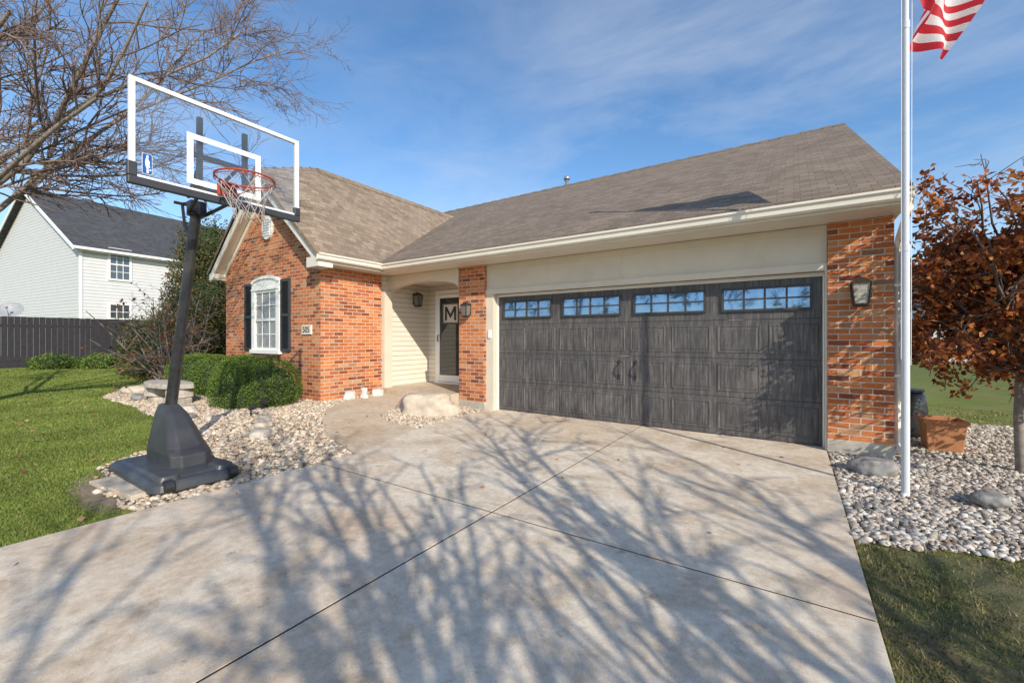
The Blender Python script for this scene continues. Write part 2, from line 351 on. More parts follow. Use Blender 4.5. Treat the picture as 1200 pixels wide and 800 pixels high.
bedR=wob(bedR,{5,6,7},.07)
sheet('walkway',walk,M_conc2,.028,thick=.1)
sheet('gravel_bed_soil',bedL,M_soil,.006); sheet('gravel_bed_soil',island,M_soil,.006); sheet('gravel_bed_soil',bedR,M_soil,.006)
sheet('bare_turf',[(.34,-3),(.345,3.54),(1.3,3.88),(2.7,4.38),(3.8,5.4),(6,5),(6,-3)],M_turf,.003)
sheet('bare_soil',[(-4.95+.66*math.cos(t)*(1+.08*math.sin(5*t)),1.08+.20*math.sin(t)*(1+.12*math.sin(3*t))) for t in np.linspace(0,2*math.pi,40)[:-1]],M_soil,.002)
g=.008
mb=MB(); jx=-1.92
for a,b in ((-8.0,-4.6),(-4.6,-1.0),(-1.0,2.6)):
    mb.box(-4.2,jx-g,a+g,b-g,-.12,0); mb.box(jx+g,.33,a+g,b-g,-.12,0)
mb.prism([(-4.2,2.6+g),(jx-g,2.6+g),(jx-g,6.6),(-4.76,6.6),(-4.74,5.6),(-4.62,4.38),(-4.2,3.05)],'z',-.12,0)
mb.box(jx+g,.33,2.6+g,6.6,-.12,0)
mb.obj('driveway',M_conc,kind='structure',bevel=.0015,uv=False)
mb=MB(); mb.box(jx-.014,jx+.014,-8,6.6,-.11,-.0035)
for y in (-4.6,-1.0,2.6): mb.box(-4.19,jx-.015,y-.014,y+.014,-.11,-.0035); mb.box(jx+.015,.32,y-.014,y+.014,-.11,-.0035)
mb.obj('driveway_joint',M_joint,kind='structure',uv=False)
MB().box(-60,60,-17,-9.6,-.1,-.02).obj('road',M_asph,kind='structure',uv=False)
MB().box(-60,60,-9.6,-9.2,-.1,.09).obj('kerb',M_found,kind='structure',uv=False,bevel=.02)
MB().box(-60,-4.6,-8.9,-7.5,-.1,.0).box(.7,60,-8.9,-7.5,-.1,.0).obj('sidewalk',M_conc2,kind='structure',uv=False)
# ------------------------------------------------------------------ main house
house=thing('brick_house',(-4.5,6.4,0),'single-storey orange brick house with attached two-car garage and brown shingle roof','house')
PK=-9.3; RZ=5.3; PT=1.083; R2=4.86; P2=.883; YB=5.6
def wz(x): return RZ-PT*abs(x-PK)
def wy(x): return R2-P2*abs(x-PK)
mb=MB()
mb.prism([(-11.3,-.1),(-7.4,-.1),(-7.4,2.78),(-7.28,wy(-7.28)-.17),(PK,R2-.14),(-11.38,wy(-11.38)-.17),(-11.3,2.78)],'y',4.6,6.02)
mb.obj('wall',M_brick,house,label='orange brick gable wall')
MB().box(.34,.93,6.22,6.6,.14,2.69).obj('wall',M_brick,house,label='brick pier beside the garage door')
MB().box(-5.38,-4.76,6.22,6.6,.14,2.69).obj('wall',M_brick,house,label='brick pier beside the porch')
MB().box(.337,.935,6.212,6.605,-.1,.14).obj('foundation',M_found,house,uv=False)
MB().box(-5.385,-4.757,6.212,6.605,-.1,.14).obj('foundation',M_found,house,uv=False)
cx=-9.37
mb=MB(); mb.box(-11.3,-7.43,6.02,12,-.1,2.7); mb.box(-7.43,-5.0,7.45,7.6,-.1,2.7); mb.box(-5.1,-4.9,6.6,7.45,-.1,2.7)
mb.prism([(6.6,.14),(18.4,.14),(18.4,2.78),(12.3,5.98),(6.6,3.1)],'x',.80,.925); mb.box(-11.3,.9,18.3,18.45,-.1,2.7)
mb.obj('siding_wall',M_siding,house)
MB().box(.795,.93,6.61,18.4,-.1,.14).obj('foundation',M_found,house,uv=False)
mb=MB(); mb.box(-7.43,-5.39,6.0,7.45,-.1,.26); mb.obj('porch_floor',M_conc2,house,bevel=.01,uv=False)
mb=MB(); mb.box(-7.44,-7.32,6.03,6.24,.26,2.34)
arcp=[(-7.44,2.685),(-7.44,2.30)]+[(-6.41+1.026*math.cos(a),2.30+.20*math.sin(a)) for a in np.linspace(math.pi,0,21)]+[(-5.384,2.685)]
mb.prism(arcp,'y',6.2,6.36); mb.box(-7.44,-4.9,6.36,7.45,2.58,2.685)
mb.obj('porch_trim',M_trim,house)
mb=MB(); mb.box(-4.757,.337,6.28,6.5,2.20,2.685); mb.box(-4.757,-4.585,6.26,6.5,.0,2.20); mb.box(.315,.339,6.24,6.5,0,2.20)
mb.box(-4.757,.339,6.245,6.3,2.135,2.225); mb.box(-4.757,.337,6.268,6.3,2.60,2.685)
for x in (-2.2,): mb.box(x-.02,x+.02,6.272,6.3,2.225,2.60)
mb.obj('garage_door_trim',M_trim,house,bevel=.004)
MB().box(-4.59,.322,6.40,6.47,2.09,2.14).box(-4.59,-4.565,6.385,6.41,0,2.09).box(.30,.322,6.385,6.41,0,2.09).obj('weather_strip',M_white,house)
mb=MB(); mb.box(-7.40,.975,5.74,6.7,2.69,2.705); mb.box(-7.4,-7.05,4.36,5.74,2.69,2.705); mb.box(-7.0,.975,5.74,5.765,2.705,2.86); mb.box(-7.08,-7.055,4.36,5.74,2.705,2.87)
mb.box(-11.5,-11.3,4.36,6.5,2.80,2.815)
def rake(f,x_e,x_p,y0,y1,h,rz):
    z0=f(x_e)-.09; z1=rz-.09
    mb.prism([(x_e,z0),(x_p,z1),(x_p,z1-h*1.25),(x_e,z0-h)] ,'y',y0,y1)
rake(wy,-7.06,PK,4.34,4.37,.17,R2); rake(wy,-11.5,PK,4.34,4.37,.17,R2)
rake(wy,-7.2,PK,4.575,4.6,.20,R2); rake(wy,-11.4,PK,4.575,4.6,.20,R2)
for xe in (-7.08,-11.5):
    z0=wy(xe)-.16;z1=R2-.16
    mb.prism([(xe,z0),(PK,z1),(PK,z1-.02),(xe,z0-.02)],'y',4.37,4.6)
mb.box(-7.41,-7.04,4.33,4.62,2.62,2.80); mb.box(-11.52,-11.29,4.33,4.62,2.70,2.84)
mb.prism([(5.76,2.72),(12.3,6.09),(12.3,5.93),(5.76,2.60)],'x',.955,.98)
mb.prism([(6.3,2.98),(12.3,6.07),(12.3,5.90),(6.3,2.80)],'x',.925,.955)
mb.obj('soffit_trim',M_gutter,house,uv=False)
def gutter(mb,a,b,axis,pos,sgn,z0=2.715):
    prof=[(0,0),(.055,0),(.075,.02),(.08,.07),(.105,.09),(.105,.115),(.095,.115),(.095,.10),(.07,.082),(.06,.012),(.012,.012),(.012,.12),(0,.12)]
    mb.prism([(pos+sgn*p[0],z0+p[1]) for p in prof],axis,a,b)
mb=MB(); gutter(mb,-7.0,1.0,'x',5.738,-1); gutter(mb,4.3,5.72,'y',-7.05,1,2.73)
for x in np.arange(-6.2,1,1.2): mb.box(x,x+.012,5.64,5.735,2.81,2.835)
mb.obj('gutter',M_gutter,house,uv=False)
mb=MB(); mb.tube([(.965,5.69,2.72),(.965,5.72,2.62),(.965,6.2,2.42),(.965,6.27,2.3),(.965,6.27,.16),(1.0,6.18,.08)],.034,4); mb.box(.93,1.0,6.23,6.31,1.9,1.93); mb.box(.93,1.0,6.23,6.31,.9,.93)
mb.obj('downspout',M_gutter,house,uv=False)
mb=MB(); k=(6.25-2.87)/(12.3-5.68)
mb.add([(-7.9,5.68,2.87),(.99,5.68,2.87),(.99,12.3,6.25),(-11.6,12.3,6.25),(-11.6,6.6,2.87+k*.92)],[(0,1,2,3,4)])
mb.add([(-11.6,12.3,6.25),(.99,12.3,6.25),(.99,18.9,2.87),(-11.6,18.9,2.87)],[(0,1,2,3)])
mb.add([(.99,5.68,2.87),(.99,5.68,2.80),(.99,12.3,6.18),(.99,18.9,2.80),(.99,18.9,2.87),(.99,12.3,6.25)],[(0,1,2,5),(5,2,3,4)])
mb.add([(-7.0,5.68,2.87),(.99,5.68,2.87),(.99,5.68,2.845),(-7.0,5.68,2.845)],[(3,2,1,0)])
mb.add([(-7.4,5.70,2.8),(.985,5.70,2.80),(.985,12.3,6.18),(-11.6,12.3,6.18)],[(3,2,1,0)])
roof=mb.obj('roof',M_roof,house)
mb=MB()
for i in range(60):
    x=.99-.21*i
    if x<-11.3: break
    mb.prism([(12.14,6.185),(12.3,6.275+.012*(i%2)),(12.46,6.185),(12.46,6.17),(12.3,6.255),(12.14,6.17)],'x',x-.225,x)
mb.obj('ridge_cap',M_roof,roof)
# wing roof: ridge drops towards the front gable
mb=MB(); ex,wx=-7.035,-11.55
mb.add([(ex,4.3,wy(ex)),(ex,YB,wz(ex)),(ex,11.2,wz(ex)),(PK,11.2,RZ),(PK,YB,RZ),(PK,4.3,R2)],[(0,1,4,5),(1,2,3,4)])
mb.add([(wx,4.3,wy(wx)),(wx,YB,wz(wx)),(wx,11.2,wz(wx)),(PK,11.2,RZ),(PK,YB,RZ),(PK,4.3,R2)],[(5,4,1,0),(4,3,2,1)])
mb.add([(ex,4.3,wy(ex)),(PK,4.3,R2),(wx,4.3,wy(wx)),(wx,4.3,wy(wx)-.08),(PK,4.3,R2-.09),(ex,4.3,wy(ex)-.08)],[(0,1,4,5),(1,2,3,4)])
mb.add([(ex,4.3,wy(ex)),(ex,11,wz(ex)),(ex,11,wz(ex)-.03),(ex,4.3,wy(ex)-.03)],[(3,2,1,0)])
r2=mb.obj('roof',M_roof2,house,label='tan shingle roof of the front gable wing')
mb=MB()
for i in range(34):
    y=4.3+.2*i; z=R2+(RZ-R2)*min(1,(y-4.3)/(YB-4.3))
    mb.prism([(PK-.13,z-.11),(PK,z+.03),(PK+.13,z-.11),(PK+.13,z-.125),(PK,z+.01),(PK-.13,z-.125)],'y',y,y+.205)
mb.obj('ridge_cap',M_roof2,r2)
mb=MB(); mb.tube([(-6.3,12.75,5.6),(-6.3,12.75,6.62)],.06,10); mb.tube([(-6.3,12.75,6.62),(-6.3,12.75,6.66),(-6.3,12.75,6.72),(-6.3,12.75,6.75)],[.1,.11,.09,.02],10); mb.obj('vent_pipe',M_metal,roof,smooth=True,uv=False)
# garage door
mb=MB(); X0,X1=-4.565,.30; W=(X1-X0); sh=2.09/4
for r in range(4):
    z0=.012+r*sh; z1=z0+sh-.006
    mb.prism([(6.415,z0),(6.45,z0),(6.45,z1),(6.415,z1)],'x',X0,X1)
    if r<3:
        for c in range(8):
            x=X0+W/8*(c+.5); z=(z0+z1)/2
            def ring(w,h,y): return [(x-w/2,y,z-h/2),(x+w/2,y,z-h/2),(x+w/2,y,z+h/2),(x-w/2,y,z+h/2)]
            mb.loft([ring(.53,.39,6.416),ring(.51,.37,6.4065),ring(.48,.34,6.4065),ring(.465,.325,6.412),ring(.445,.305,6.412),ring(.415,.275,6.4075)])
gd=mb.obj('garage_door',M_wood,house,label='dark grey faux-wood carriage garage door')
for i in range(4):
    cxw=X0+W/4*(i+.5); z0=.012+3*sh+.105; z1=z0+.32; w=.51
    mb=MB(); mb.box(cxw-w,cxw+w,6.385,6.414,z0-.0,z0+.03); mb.box(cxw-w,cxw+w,6.385,6.414,z1-.03,z1); mb.box(cxw-w,cxw-w+.03,6.387,6.414,z0+.03,z1-.03); mb.box(cxw+w-.03,cxw+w,6.387,6.414,z0+.03,z1-.03)
    for j in range(1,4):
        x=cxw-w+.03+(2*w-.06)*j/4; mb.box(x-.012,x+.012,6.390,6.411,z0+.03,z1-.03)
    mb.box(cxw-w+.03,cxw+w-.03,6.392,6.411,(z0+z1)/2-.010,(z0+z1)/2+.010)
    fr=mb.obj('window',M_wframe,gd)
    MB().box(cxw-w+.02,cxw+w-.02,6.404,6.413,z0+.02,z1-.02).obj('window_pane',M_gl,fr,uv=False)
for sx in (-1,1):
    x=(X0+X1)/2+sx*.13; mb=MB()
    mb.tube([(x,6.40,.75),(x,6.365,.78),(x,6.355,.84),(x,6.365,.90),(x,6.40,.93)],[.014,.010,.011,.010,.014],8)
    mb.box(x-.016,x+.016,6.393,6.404,.69,.76); mb.box(x-.016,x+.016,6.393,6.404,.92,.99); mb.obj('handle',M_black,gd,bevel=.003,uv=False)
MB().box(-4.70,-4.63,6.235,6.26,1.33,1.48).obj('keypad',M_white,house,bevel=.006,uv=False)
# front door
mb=MB(); dx0,dx1=-7.15,-6.05; dz0,dz1=.28,2.46
mb.box(dx0,dx0+.1,7.40,7.46,dz0,dz1); mb.box(dx1-.1,dx1,7.40,7.46,dz0,dz1); mb.box(dx0+.1,dx1-.1,7.40,7.46,dz1-.1,dz1); mb.box(dx0,dx1,7.36,7.46,.262,.30)
mb.box(dx0+.105,dx0+.17,7.37,7.40,.31,dz1-.11); mb.box(dx1-.17,dx1-.105,7.37,7.40,.31,dz1-.11); mb.box(dx0+.17,dx1-.17,7.37,7.40,.31,.46); mb.box(dx0+.17,dx1-.17,7.37,7.40,dz1-.19,dz1-.11)
door=mb.obj('front_door',M_white,house,bevel=.004,label='white storm door with full glass')
MB().box(dx0+.165,dx1-.165,7.383,7.39,.45,dz1-.185).obj('door_glass',M_gl3,door,uv=False)
mb=MB(); mb.tube([(dx0+.14,7.36,1.25),(dx0+.14,7.33,1.27),(dx0+.14,7.33,1.38),(dx0+.14,7.36,1.40)],.012,6); mb.obj('handle',M_black,door,uv=False)
mb=MB()
for a,b,c,d in ((-6.87,-6.84,1.66,2.14),(-6.40,-6.37,1.66,2.14),(-6.84,-6.40,1.66,1.69),(-6.84,-6.40,2.11,2.14)): mb.box(a,b,7.345,7.366,c,d)
mb.obj('door_plaque',simple('plaque_frame',(.12,.10,.08),.7,.3),door,uv=False)
MB().box(-6.84,-6.40,7.355,7.366,1.69,2.11).obj('plaque_panel',simple('plaque',(.62,.59,.52),.7,.1),door,uv=False)
RX=Matrix.Rotation(math.pi/2,3,'X')
mb=MB(); lx0,lx1,lz0,lz1=-6.79,-6.45,1.74,2.06; s_=.055; lm=(lx0+lx1)/2
mb.box(lx0,lx0+s_,7.345,7.3545,lz0,lz1); mb.box(lx1-s_,lx1,7.345,7.3545,lz0,lz1)
mb.prism([(lx0+s_,lz1),(lx0+s_,lz1-.10),(lm,lz0+.05),(lm,lz0+.14)],'y',7.346,7.3545); mb.prism([(lx1-s_,lz1),(lx1-s_,lz1-.10),(lm,lz0+.05),(lm,lz0+.14)],'y',7.346,7.3545)
mb.obj('door_letter',simple('plaque_letter',(.03,.03,.03),.6,.05),door,uv=False)
# wing window
zb,zt=1.08,2.36
mb=MB(); hw=.46
mb.box(cx-hw-.12,cx-hw+.02,4.55,4.6,zb,zt); mb.box(cx+hw-.02,cx+hw+.12,4.55,4.6,zb,zt); mb.box(cx-hw-.15,cx+hw+.15,4.52,4.6,zb-.08,zb)
arch=[(cx+hw+.12,zt)]+[(cx+(hw+.12)*math.cos(a),zt+.16+.13*math.sin(a)) for a in np.linspace(0,math.pi,17)]+[(cx-hw-.12,zt)]
mb.prism(arch,'y',4.555,4.6)
arch2=[(cx+(hw+.12)*math.cos(a),zt+.16+.13*math.sin(a)) for a in np.linspace(.02,math.pi-.02,17)]+[(cx+(hw+.05)*math.cos(a),zt+.13+.10*math.sin(a)) for a in np.linspace(math.pi-.02,.02,17)]
mb.prism(arch2,'y',4.53,4.555); mb.box(cx-hw-.12,cx+hw+.12,4.538,4.555,zt-.01,zt+.04)
zm=(zb+zt)/2
mb.box(cx-hw+.02,cx+hw-.02,4.562,4.6,zm-.03,zm+.03); mb.box(cx-hw+.02,cx+hw-.02,4.565,4.6,zb,zb+.05); mb.box(cx-hw+.02,cx+hw-.02,4.565,4.6,zt-.06,zt-.01)
for q in (-1/3,1/3): mb.box(cx+q*(hw)-.010,cx+q*hw+.010,4.570,4.58,zb+.05,zm-.03); mb.box(cx+q*(hw)-.010,cx+q*hw+.010,4.570,4.58,zm+.03,zt-.06)
for z in ((zb+.05+zm-.03)/2,(zm+.03+zt-.06)/2): mb.box(cx-hw+.02,cx+hw-.02,4.573,4.582,z-.010,z+.010)
win=mb.obj('window',M_white,house,bevel=.003)
mb=MB(); mb.box(cx-hw+.02,cx+hw-.02,4.594,4.599,zb+.05,zt-.06); mb.obj('window_pane',M_gl2,win,uv=False)
mb=MB()
for i in range(26):
    z=zb+.06+i*.045; mb.box(cx-hw+.03,cx+hw-.03,4.588,4.593,z,z+.033)
mb.obj('blind',simple('blind_slat',(.36,.38,.40),.5,.15,3),win,uv=False)
for sx in (-1,1):
    a=cx+sx*(hw+.31); mb=MB(); z0,z1=zb-.02,zt+.18; w=.17
    mb.box(a-w,a-w+.04,4.56,4.6,z0,z1); mb.box(a+w-.04,a+w,4.56,4.6,z0,z1)
    for z in (z0,(z0+z1)/2-.03,z1-.06): mb.box(a-w+.04,a+w-.04,4.562,4.6,z,z+.06)
    n=34
    for i in range(n):
        z=z0+.06+i*(z1-z0-.12)/n; mb.mbox(Matrix.Translation((a,4.583,z+.02))@Matrix.Rotation(.6,4,'X'),2*w-.08,.008,.04)
    mb.box(a-w+.04,a+w-.04,4.592,4.6,z0,z1)
    mb.obj('shutter',M_shut,house,uv=False)
mb=MB(); pts=[(PK+.2*math.cos(a),3.68+.26*math.sin(a)) for a in np.linspace(0,2*math.pi,25)[:-1]]; mb.prism(pts,'y',4.55,4.6)
for i in range(7): mb.box(PK-.13,PK+.13,4.535,4.552,3.50+i*.055,3.53+i*.055)
mb.obj('gable_vent',M_white,house,uv=False)
sg=MB().box(-7.99,-7.67,4.57,4.6,1.40,1.58).obj('house_number_plate',M_sign,house,bevel=.004,uv=False)
text_mesh('house_number','505',.165,M_black,sg,(-7.83,4.565,1.49),RX,bold=.0)
M_seed=simple('seeded_glass',(.40,.37,.31),.12,.35,30,spec=.8)
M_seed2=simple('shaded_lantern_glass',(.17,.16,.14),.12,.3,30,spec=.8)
def lantern(pos,n,sc=1,mt_=None,gm=None):
    n=Vector(n); t=Vector((0,0,1)).cross(n); P=Vector(pos)
    R=Matrix((( t.x,n.x,0),(t.y,n.y,0),(0,0,1))).to_4x4(); T=Matrix.Translation(P)@R@Matrix.Scale(sc,4)
    mb=MB()
    mb.mbox(T@Matrix.Translation((0,.012,.02)),.12,.02,.26)
    mb.tube([T@Vector((0,.02,.12)),T@Vector((0,.07,.19)),T@Vector((0,.115,.165))],.009,6)
    def sq(w,z,y=.115): return [T@Vector((a*w/2,y+b*w/2,z)) for a,b in((-1,-1),(1,-1),(1,1),(-1,1))]
    mb.loft([sq(.19,.10),sq(.17,.115),sq(.08,.16),sq(.03,.175)]); mb.loft([sq(.10,-.16),sq(.13,-.14),sq(.13,-.125)])
    for a,b in((-1,-1),(1,-1),(1,1),(-1,1)):
        mb.tube([T@Vector((a*.06,.115+b*.06,-.13)),T@Vector((a*.083,.115+b*.083,.10))],.009,4)
    o=mb.obj('wall_lantern',mt_ or M_black,house,uv=False)
    g=MB(); g.loft([sq(.11,-.125),sq(.155,.10)]); g.obj('lantern_glass',gm or M_seed2,o,uv=False)
lantern((.63,6.22,1.84),(0,-1,0),1,M_bronze,M_seed); lantern((-5.13,6.22,1.86),(0,-1,0),.85); lantern((-7.43,7.0,2.22),(1,0,0))
# ------------------------------------------------------------------ neighbouring houses
def simple_house(loc,x0,x1,y0,y1,z0,ze,zr,axis,wins,label,roofmat,rot=0):
    h=thing('neighbour_house',loc,label,'house'); h.rotation_euler=(0,0,rot)
    mb=MB()
    if axis=='y':
        xm=(x0+x1)/2; mb.prism([(x0,z0),(x1,z0),(x1,ze),(xm,zr-.15),(x0,ze)],'y',y0,y1)
        mb.obj('wall',M_sidingw,h)
        mb=MB(); o=.35; s=(zr-ze)/(xm-x0)
        mb.prism([(x0-o,ze-o*s),(xm,zr),(x1+o,ze-o*s),(x1+o,ze-o*s-.16),(xm,zr-.16),(x0-o,ze-o*s-.16)],'y',y0-.3,y1+.3)
        mb.obj('roof',roofmat,h)
        mb=MB(); mb.prism([(x0-o,ze-o*s-.01),(xm,zr-.02),(x1+o,ze-o*s-.01),(x1+o,ze-o*s-.2),(xm,zr-.24),(x0-o,ze-o*s-.2)],'y',y0-.33,y0-.3)
        mb.box(x1+o,x1+o+.1,y0-.3,y1+.3,ze-o*s-.14,ze-o*s-.02); mb.box(x1,x1+.04,y0-.02,y0+.1,z0,ze-.1); mb.box(x1,x1+o,y0-.28,y1+.3,ze-o*s-.18,ze-o*s-.162)
        mb.obj('roof_trim',M_white,h,uv=False)
    else:
        ym=(y0+y1)/2; mb.prism([(y0,z0),(y1,z0),(y1,ze),(ym,zr-.15),(y0,ze)],'x',x0,x1); mb.obj('wall',M_sidingw,h)
        mb=MB(); o=.35; s=(zr-ze)/(ym-y0)
        mb.prism([(y0-o,ze-o*s),(ym,zr),(y1+o,ze-o*s),(y1+o,ze-o*s-.16),(ym,zr-.16),(y0-o,ze-o*s-.16)],'x',x0-.3,x1+.3); mb.obj('roof',roofmat,h)
    for (ax,p,c,za,zb_,w) in wins:
        mb=MB(); g=MB()
        def B(m,u0,u1,d0,d1,a,b):
            if ax=='x': m.box(p+d0,p+d1,u0,u1,a,b)
            else: m.box(u0,u1,p-d1,p-d0,a,b)
        B(mb,c-w/2-.09,c-w/2,.0,.05,za,zb_); B(mb,c+w/2,c+w/2+.09,0,.05,za,zb_); B(mb,c-w/2-.09,c+w/2+.09,0,.06,za-.09,za); B(mb,c-w/2-.09,c+w/2+.09,0,.06,zb_,zb_+.09)
        B(mb,c-w/2,c+w/2,.012,.04,(za+zb_)/2-.03,(za+zb_)/2+.03)
        for q in (-1/6,1/6): B(mb,c+w*q-.012,c+w*q+.012,.012,.03,za,zb_)
        for q in (.25,.75): B(mb,c-w/2,c+w/2,.012,.028,za+(zb_-za)*q-.012,za+(zb_-za)*q+.012)
        o_=mb.obj('window',M_white,h,uv=False); B(g,c-w/2,c+w/2,.002,.012,za,zb_); g.obj('window_pane',M_gl2,o_,uv=False)
    return h
simple_house((-28.2,5.25,.2),-41.2,-28.2,5.25,15,.1,5.85,9.5,'y',[('x',-28.2,6.75,4.3,5.75,.75),('x',-28.2,6.75,1.6,3.0,.75),('x',-28.2,9.9,4.3,5.75,.75)],'two-storey house with pale grey siding and dark grey roof',M_roofd,math.radians(6.5))
simple_house((12,37,0),6.2,19,33,43,-.1,3.0,6.0,'x',[('y',33,9.5,1.0,2.3,1.2),('y',33,14,1.0,2.3,1.2)],'distant white-sided single-storey house with grey roof',M_roofd)
fence=thing('wooden_fence',(-22,5,.15),'dark stained vertical board privacy fence across the side yard','fence')
mb=MB(); y=-1.5
while y<14:
    w=.138; mb.box(-22-.012+random.uniform(-.004,.004),-22+.012,y,y+w,.2,2.06+random.uniform(-.01,.01)); y+=w+.006
mb.obj('fence_board',M_fence,fence,uv=False)
mb=MB(); mb.box(-22.06,-22.013,-1.5,14,.5,.59); mb.box(-22.06,-22.013,-1.5,14,1.7,1.79); mb.obj('fence_rail',M_fence,fence,uv=False)
dish=thing('satellite_dish',(-22.6,2.55,.1),'grey satellite dish on a short post behind the dark fence','satellite dish')
MB().tube([(-22.6,2.55,.1),(-22.6,2.55,2.15)],.03,8).obj('post',M_metal,dish,uv=False)
mb=MB(); ax=Vector((.75,-.35,.45)).normalized(); u=ax.cross(Vector((0,0,1))).normalized(); w=u.cross(ax); c0=Vector((-22.55,2.53,2.28)); rings=[]
for k in range(6):
    r=.33*(k+.2)/5.2; rings.append([c0+ax*(.13*(r/.4)**2)+u*r*math.cos(t)*1.0+w*r*math.sin(t)*.9 for t in np.linspace(0,2*math.pi,25)[:-1]])
mb.loft(rings,caps=False); mb.tube([c0-w*.25+ax*.05,c0+ax*.34-w*.1],.012,6); mb.ell(c0+ax*.36-w*.08,(.045,.045,.045)); mb.obj('reflector',simple('dish_grey',(.28,.29,.31),.5,.08),dish,smooth=True,uv=False)
# ------------------------------------------------------------------ basketball hoop
hoop=thing('basketball_hoop',(-5.1,1.65,.02),'portable basketball hoop with clear backboard, black pole and grey base','basketball hoop')
def rr(x0,x1,y0,y1,z,r=.12,n=5):
    pts=[]
    for (cx_,cy_,a0) in ((x1-r,y1-r,0),(x0+r,y1-r,90),(x0+r,y0+r,180),(x1-r,y0+r,270)):
        for i in range(n+1):
            a=math.radians(a0+90*i/n); pts.append((cx_+r*math.cos(a),cy_+r*math.sin(a),z))
    return pts
mb=MB(); bx0,bx1,by0,by1=-5.74,-4.40,1.24,1.97
mb.loft([rr(bx0+.02,bx1-.02,by0+.02,by1-.02,.0,.15),rr(bx0,bx1,by0,by1,.02,.16),rr(bx0+.01,bx1-.01,by0+.01,by1-.01,.075,.16),rr(bx0+.04,bx1-.04,by0+.04,by1-.04,.10,.14),rr(bx0+.09,bx1-.1,by0+.09,by1-.09,.10,.12),rr(bx0+.11,bx1-.13,by0+.11,by1-.11,.115,.1)])
mb.loft([rr(-4.72,-4.46,by0+.06,by0+.24,.08,.05),rr(-4.70,-4.48,by0+.08,by0+.22,.14,.05)]); mb.loft([rr(-4.72,-4.46,by1-.24,by1-.06,.08,.05),rr(-4.70,-4.48,by1-.22,by1-.08,.14,.05)])
base=mb.obj('base',M_plastic,hoop,bevel=.008,uv=False)
for y in (by0+.12,by1-.12):
    MB().tube([(-4.42,y-.03,.07),(-4.42,y+.03,.07)],.055,16).obj('wheel',M_black,base,uv=False)
mb=MB()
mb.loft([rr(-5.53,-4.76,1.50,1.84,.10,.07,1),rr(-5.53,-4.77,1.50,1.84,.22,.07,1),rr(-5.53,-4.86,1.51,1.83,.27,.07,1),rr(-5.53,-5.00,1.54,1.80,.42,.06,1),rr(-5.525,-5.15,1.57,1.77,.56,.05,1),rr(-5.51,-5.24,1.59,1.74,.62,.04,1),rr(-5.50,-5.29,1.60,1.73,.65,.04,1)])
mb.box(-4.99,-4.93,1.60,1.74,.20,.32)
mb.obj('pole_cover',M_plastic2,hoop,bevel=.012,uv=False)
mb=MB(); pb=Vector((-5.43,1.66,.3)); pt=Vector((-4.97,1.76,2.62))
mb.tube([pb,pb.lerp(pt,.45)],.052,12); mb.tube([pb.lerp(pt,.44),pt],.046,12); mb.tube([pb.lerp(pt,.43),pb.lerp(pt,.45)],.058,12)
mb.mbox(Matrix.Translation(pt),.12,.13,.14)
mb.obj('pole',M_pole,hoop,uv=False)
mb=MB()
for dy in (-.07,.07):
    mb.tube([pt+Vector((0,dy,.10)),(-4.56,1.81+dy*2.2,3.00)],.017,6); mb.tube([pt+Vector((0,dy,-.05)),(-4.56,1.81+dy*2.2,2.70)],.017,6)
mb.tube([pt+Vector((.02,0,.06)),pt+Vector((-.30,-.02,.10))],.016,6); mb.tube([pt+Vector((-.30,-.02,.10)),pt+Vector((-.24,-.02,-.12))],.015,6); mb.tube([pt+Vector((-.24,-.02,-.12)),pb.lerp(pt,.86)],.02,8)
mb.tube([pt+Vector((-.30,-.09,.10)),pt+Vector((-.30,.06,.10))],.016,6)
for y in (1.62,2.0): mb.box(-4.53,-4.49,y-.02,y+.02,2.62,3.34)
mb.box(-4.56,-4.52,1.58,2.04,2.68,2.72); mb.box(-4.56,-4.52,1.58,2.04,2.98,3.02)
mb.obj('bracket_arm',M_black,hoop,uv=False)
Y0,Y1,Z0,Z1=1.11,2.51,2.60,3.45; xb=-4.45
board=MB().box(xb-.005,xb+.005,Y0+.03,Y1-.03,Z0+.05,Z1-.03).obj('backboard',M_clear,hoop,uv=False)
mb=MB(); mb.box(xb-.025,xb+.012,Y0,Y1,Z1-.035,Z1); mb.box(xb-.025,xb+.012,Y0,Y0+.04,Z0+.16,Z1-.035); mb.box(xb-.025,xb+.012,Y1-.04,Y1,Z0+.05,Z1-.035)
yc=1.81; a,b,c,d=yc-.31,yc+.31,Z0+.10,Z0+.55; t=.05
mb.box(xb+.006,xb+.009,a,b,d-t,d); mb.box(xb+.006,xb+.009,a,a+t,c,d-t); mb.box(xb+.006,xb+.009,b-t,b,c,d-t); mb.box(xb+.006,xb+.009,a+t,b-t,c,c+t)
mb.box(xb+.006,xb+.0095,Y0+.04,Y1-.04,Z0+.045,Z0+.065)
mb.obj('board_frame',M_alu,board,uv=False,bevel=.002)
mb=MB(); mb.box(xb-.03,xb+.022,Y0-.01,Y1+.01,Z0-.02,Z0+.045); mb.box(xb-.03,xb+.02,Y0-.012,Y0+.05,Z0+.045,Z0+.16); mb.box(xb-.03,xb+.02,Y1-.05,Y1+.012,Z0+.045,Z0+.13); mb.obj('edge_padding',M_shut,board,uv=False,bevel=.008)
ey,ez,ew,eh=Y0+.085,Z0+.085,.062,.165
def eprism(pl,x0,x1):
    q=MB(); q.prism([(ey+p[0]*ew,ez+p[1]*eh) for p in pl],'x',x0,x1); return q
mb=MB(); mb.prism([(p[0],p[1]) for p in rr(ey-.003,ey+ew+.003,ez-.003,ez+eh+.003,0,.016,4)],'x',xb+.006,xb+.0075); em=mb.obj('emblem',M_white,board,uv=False)
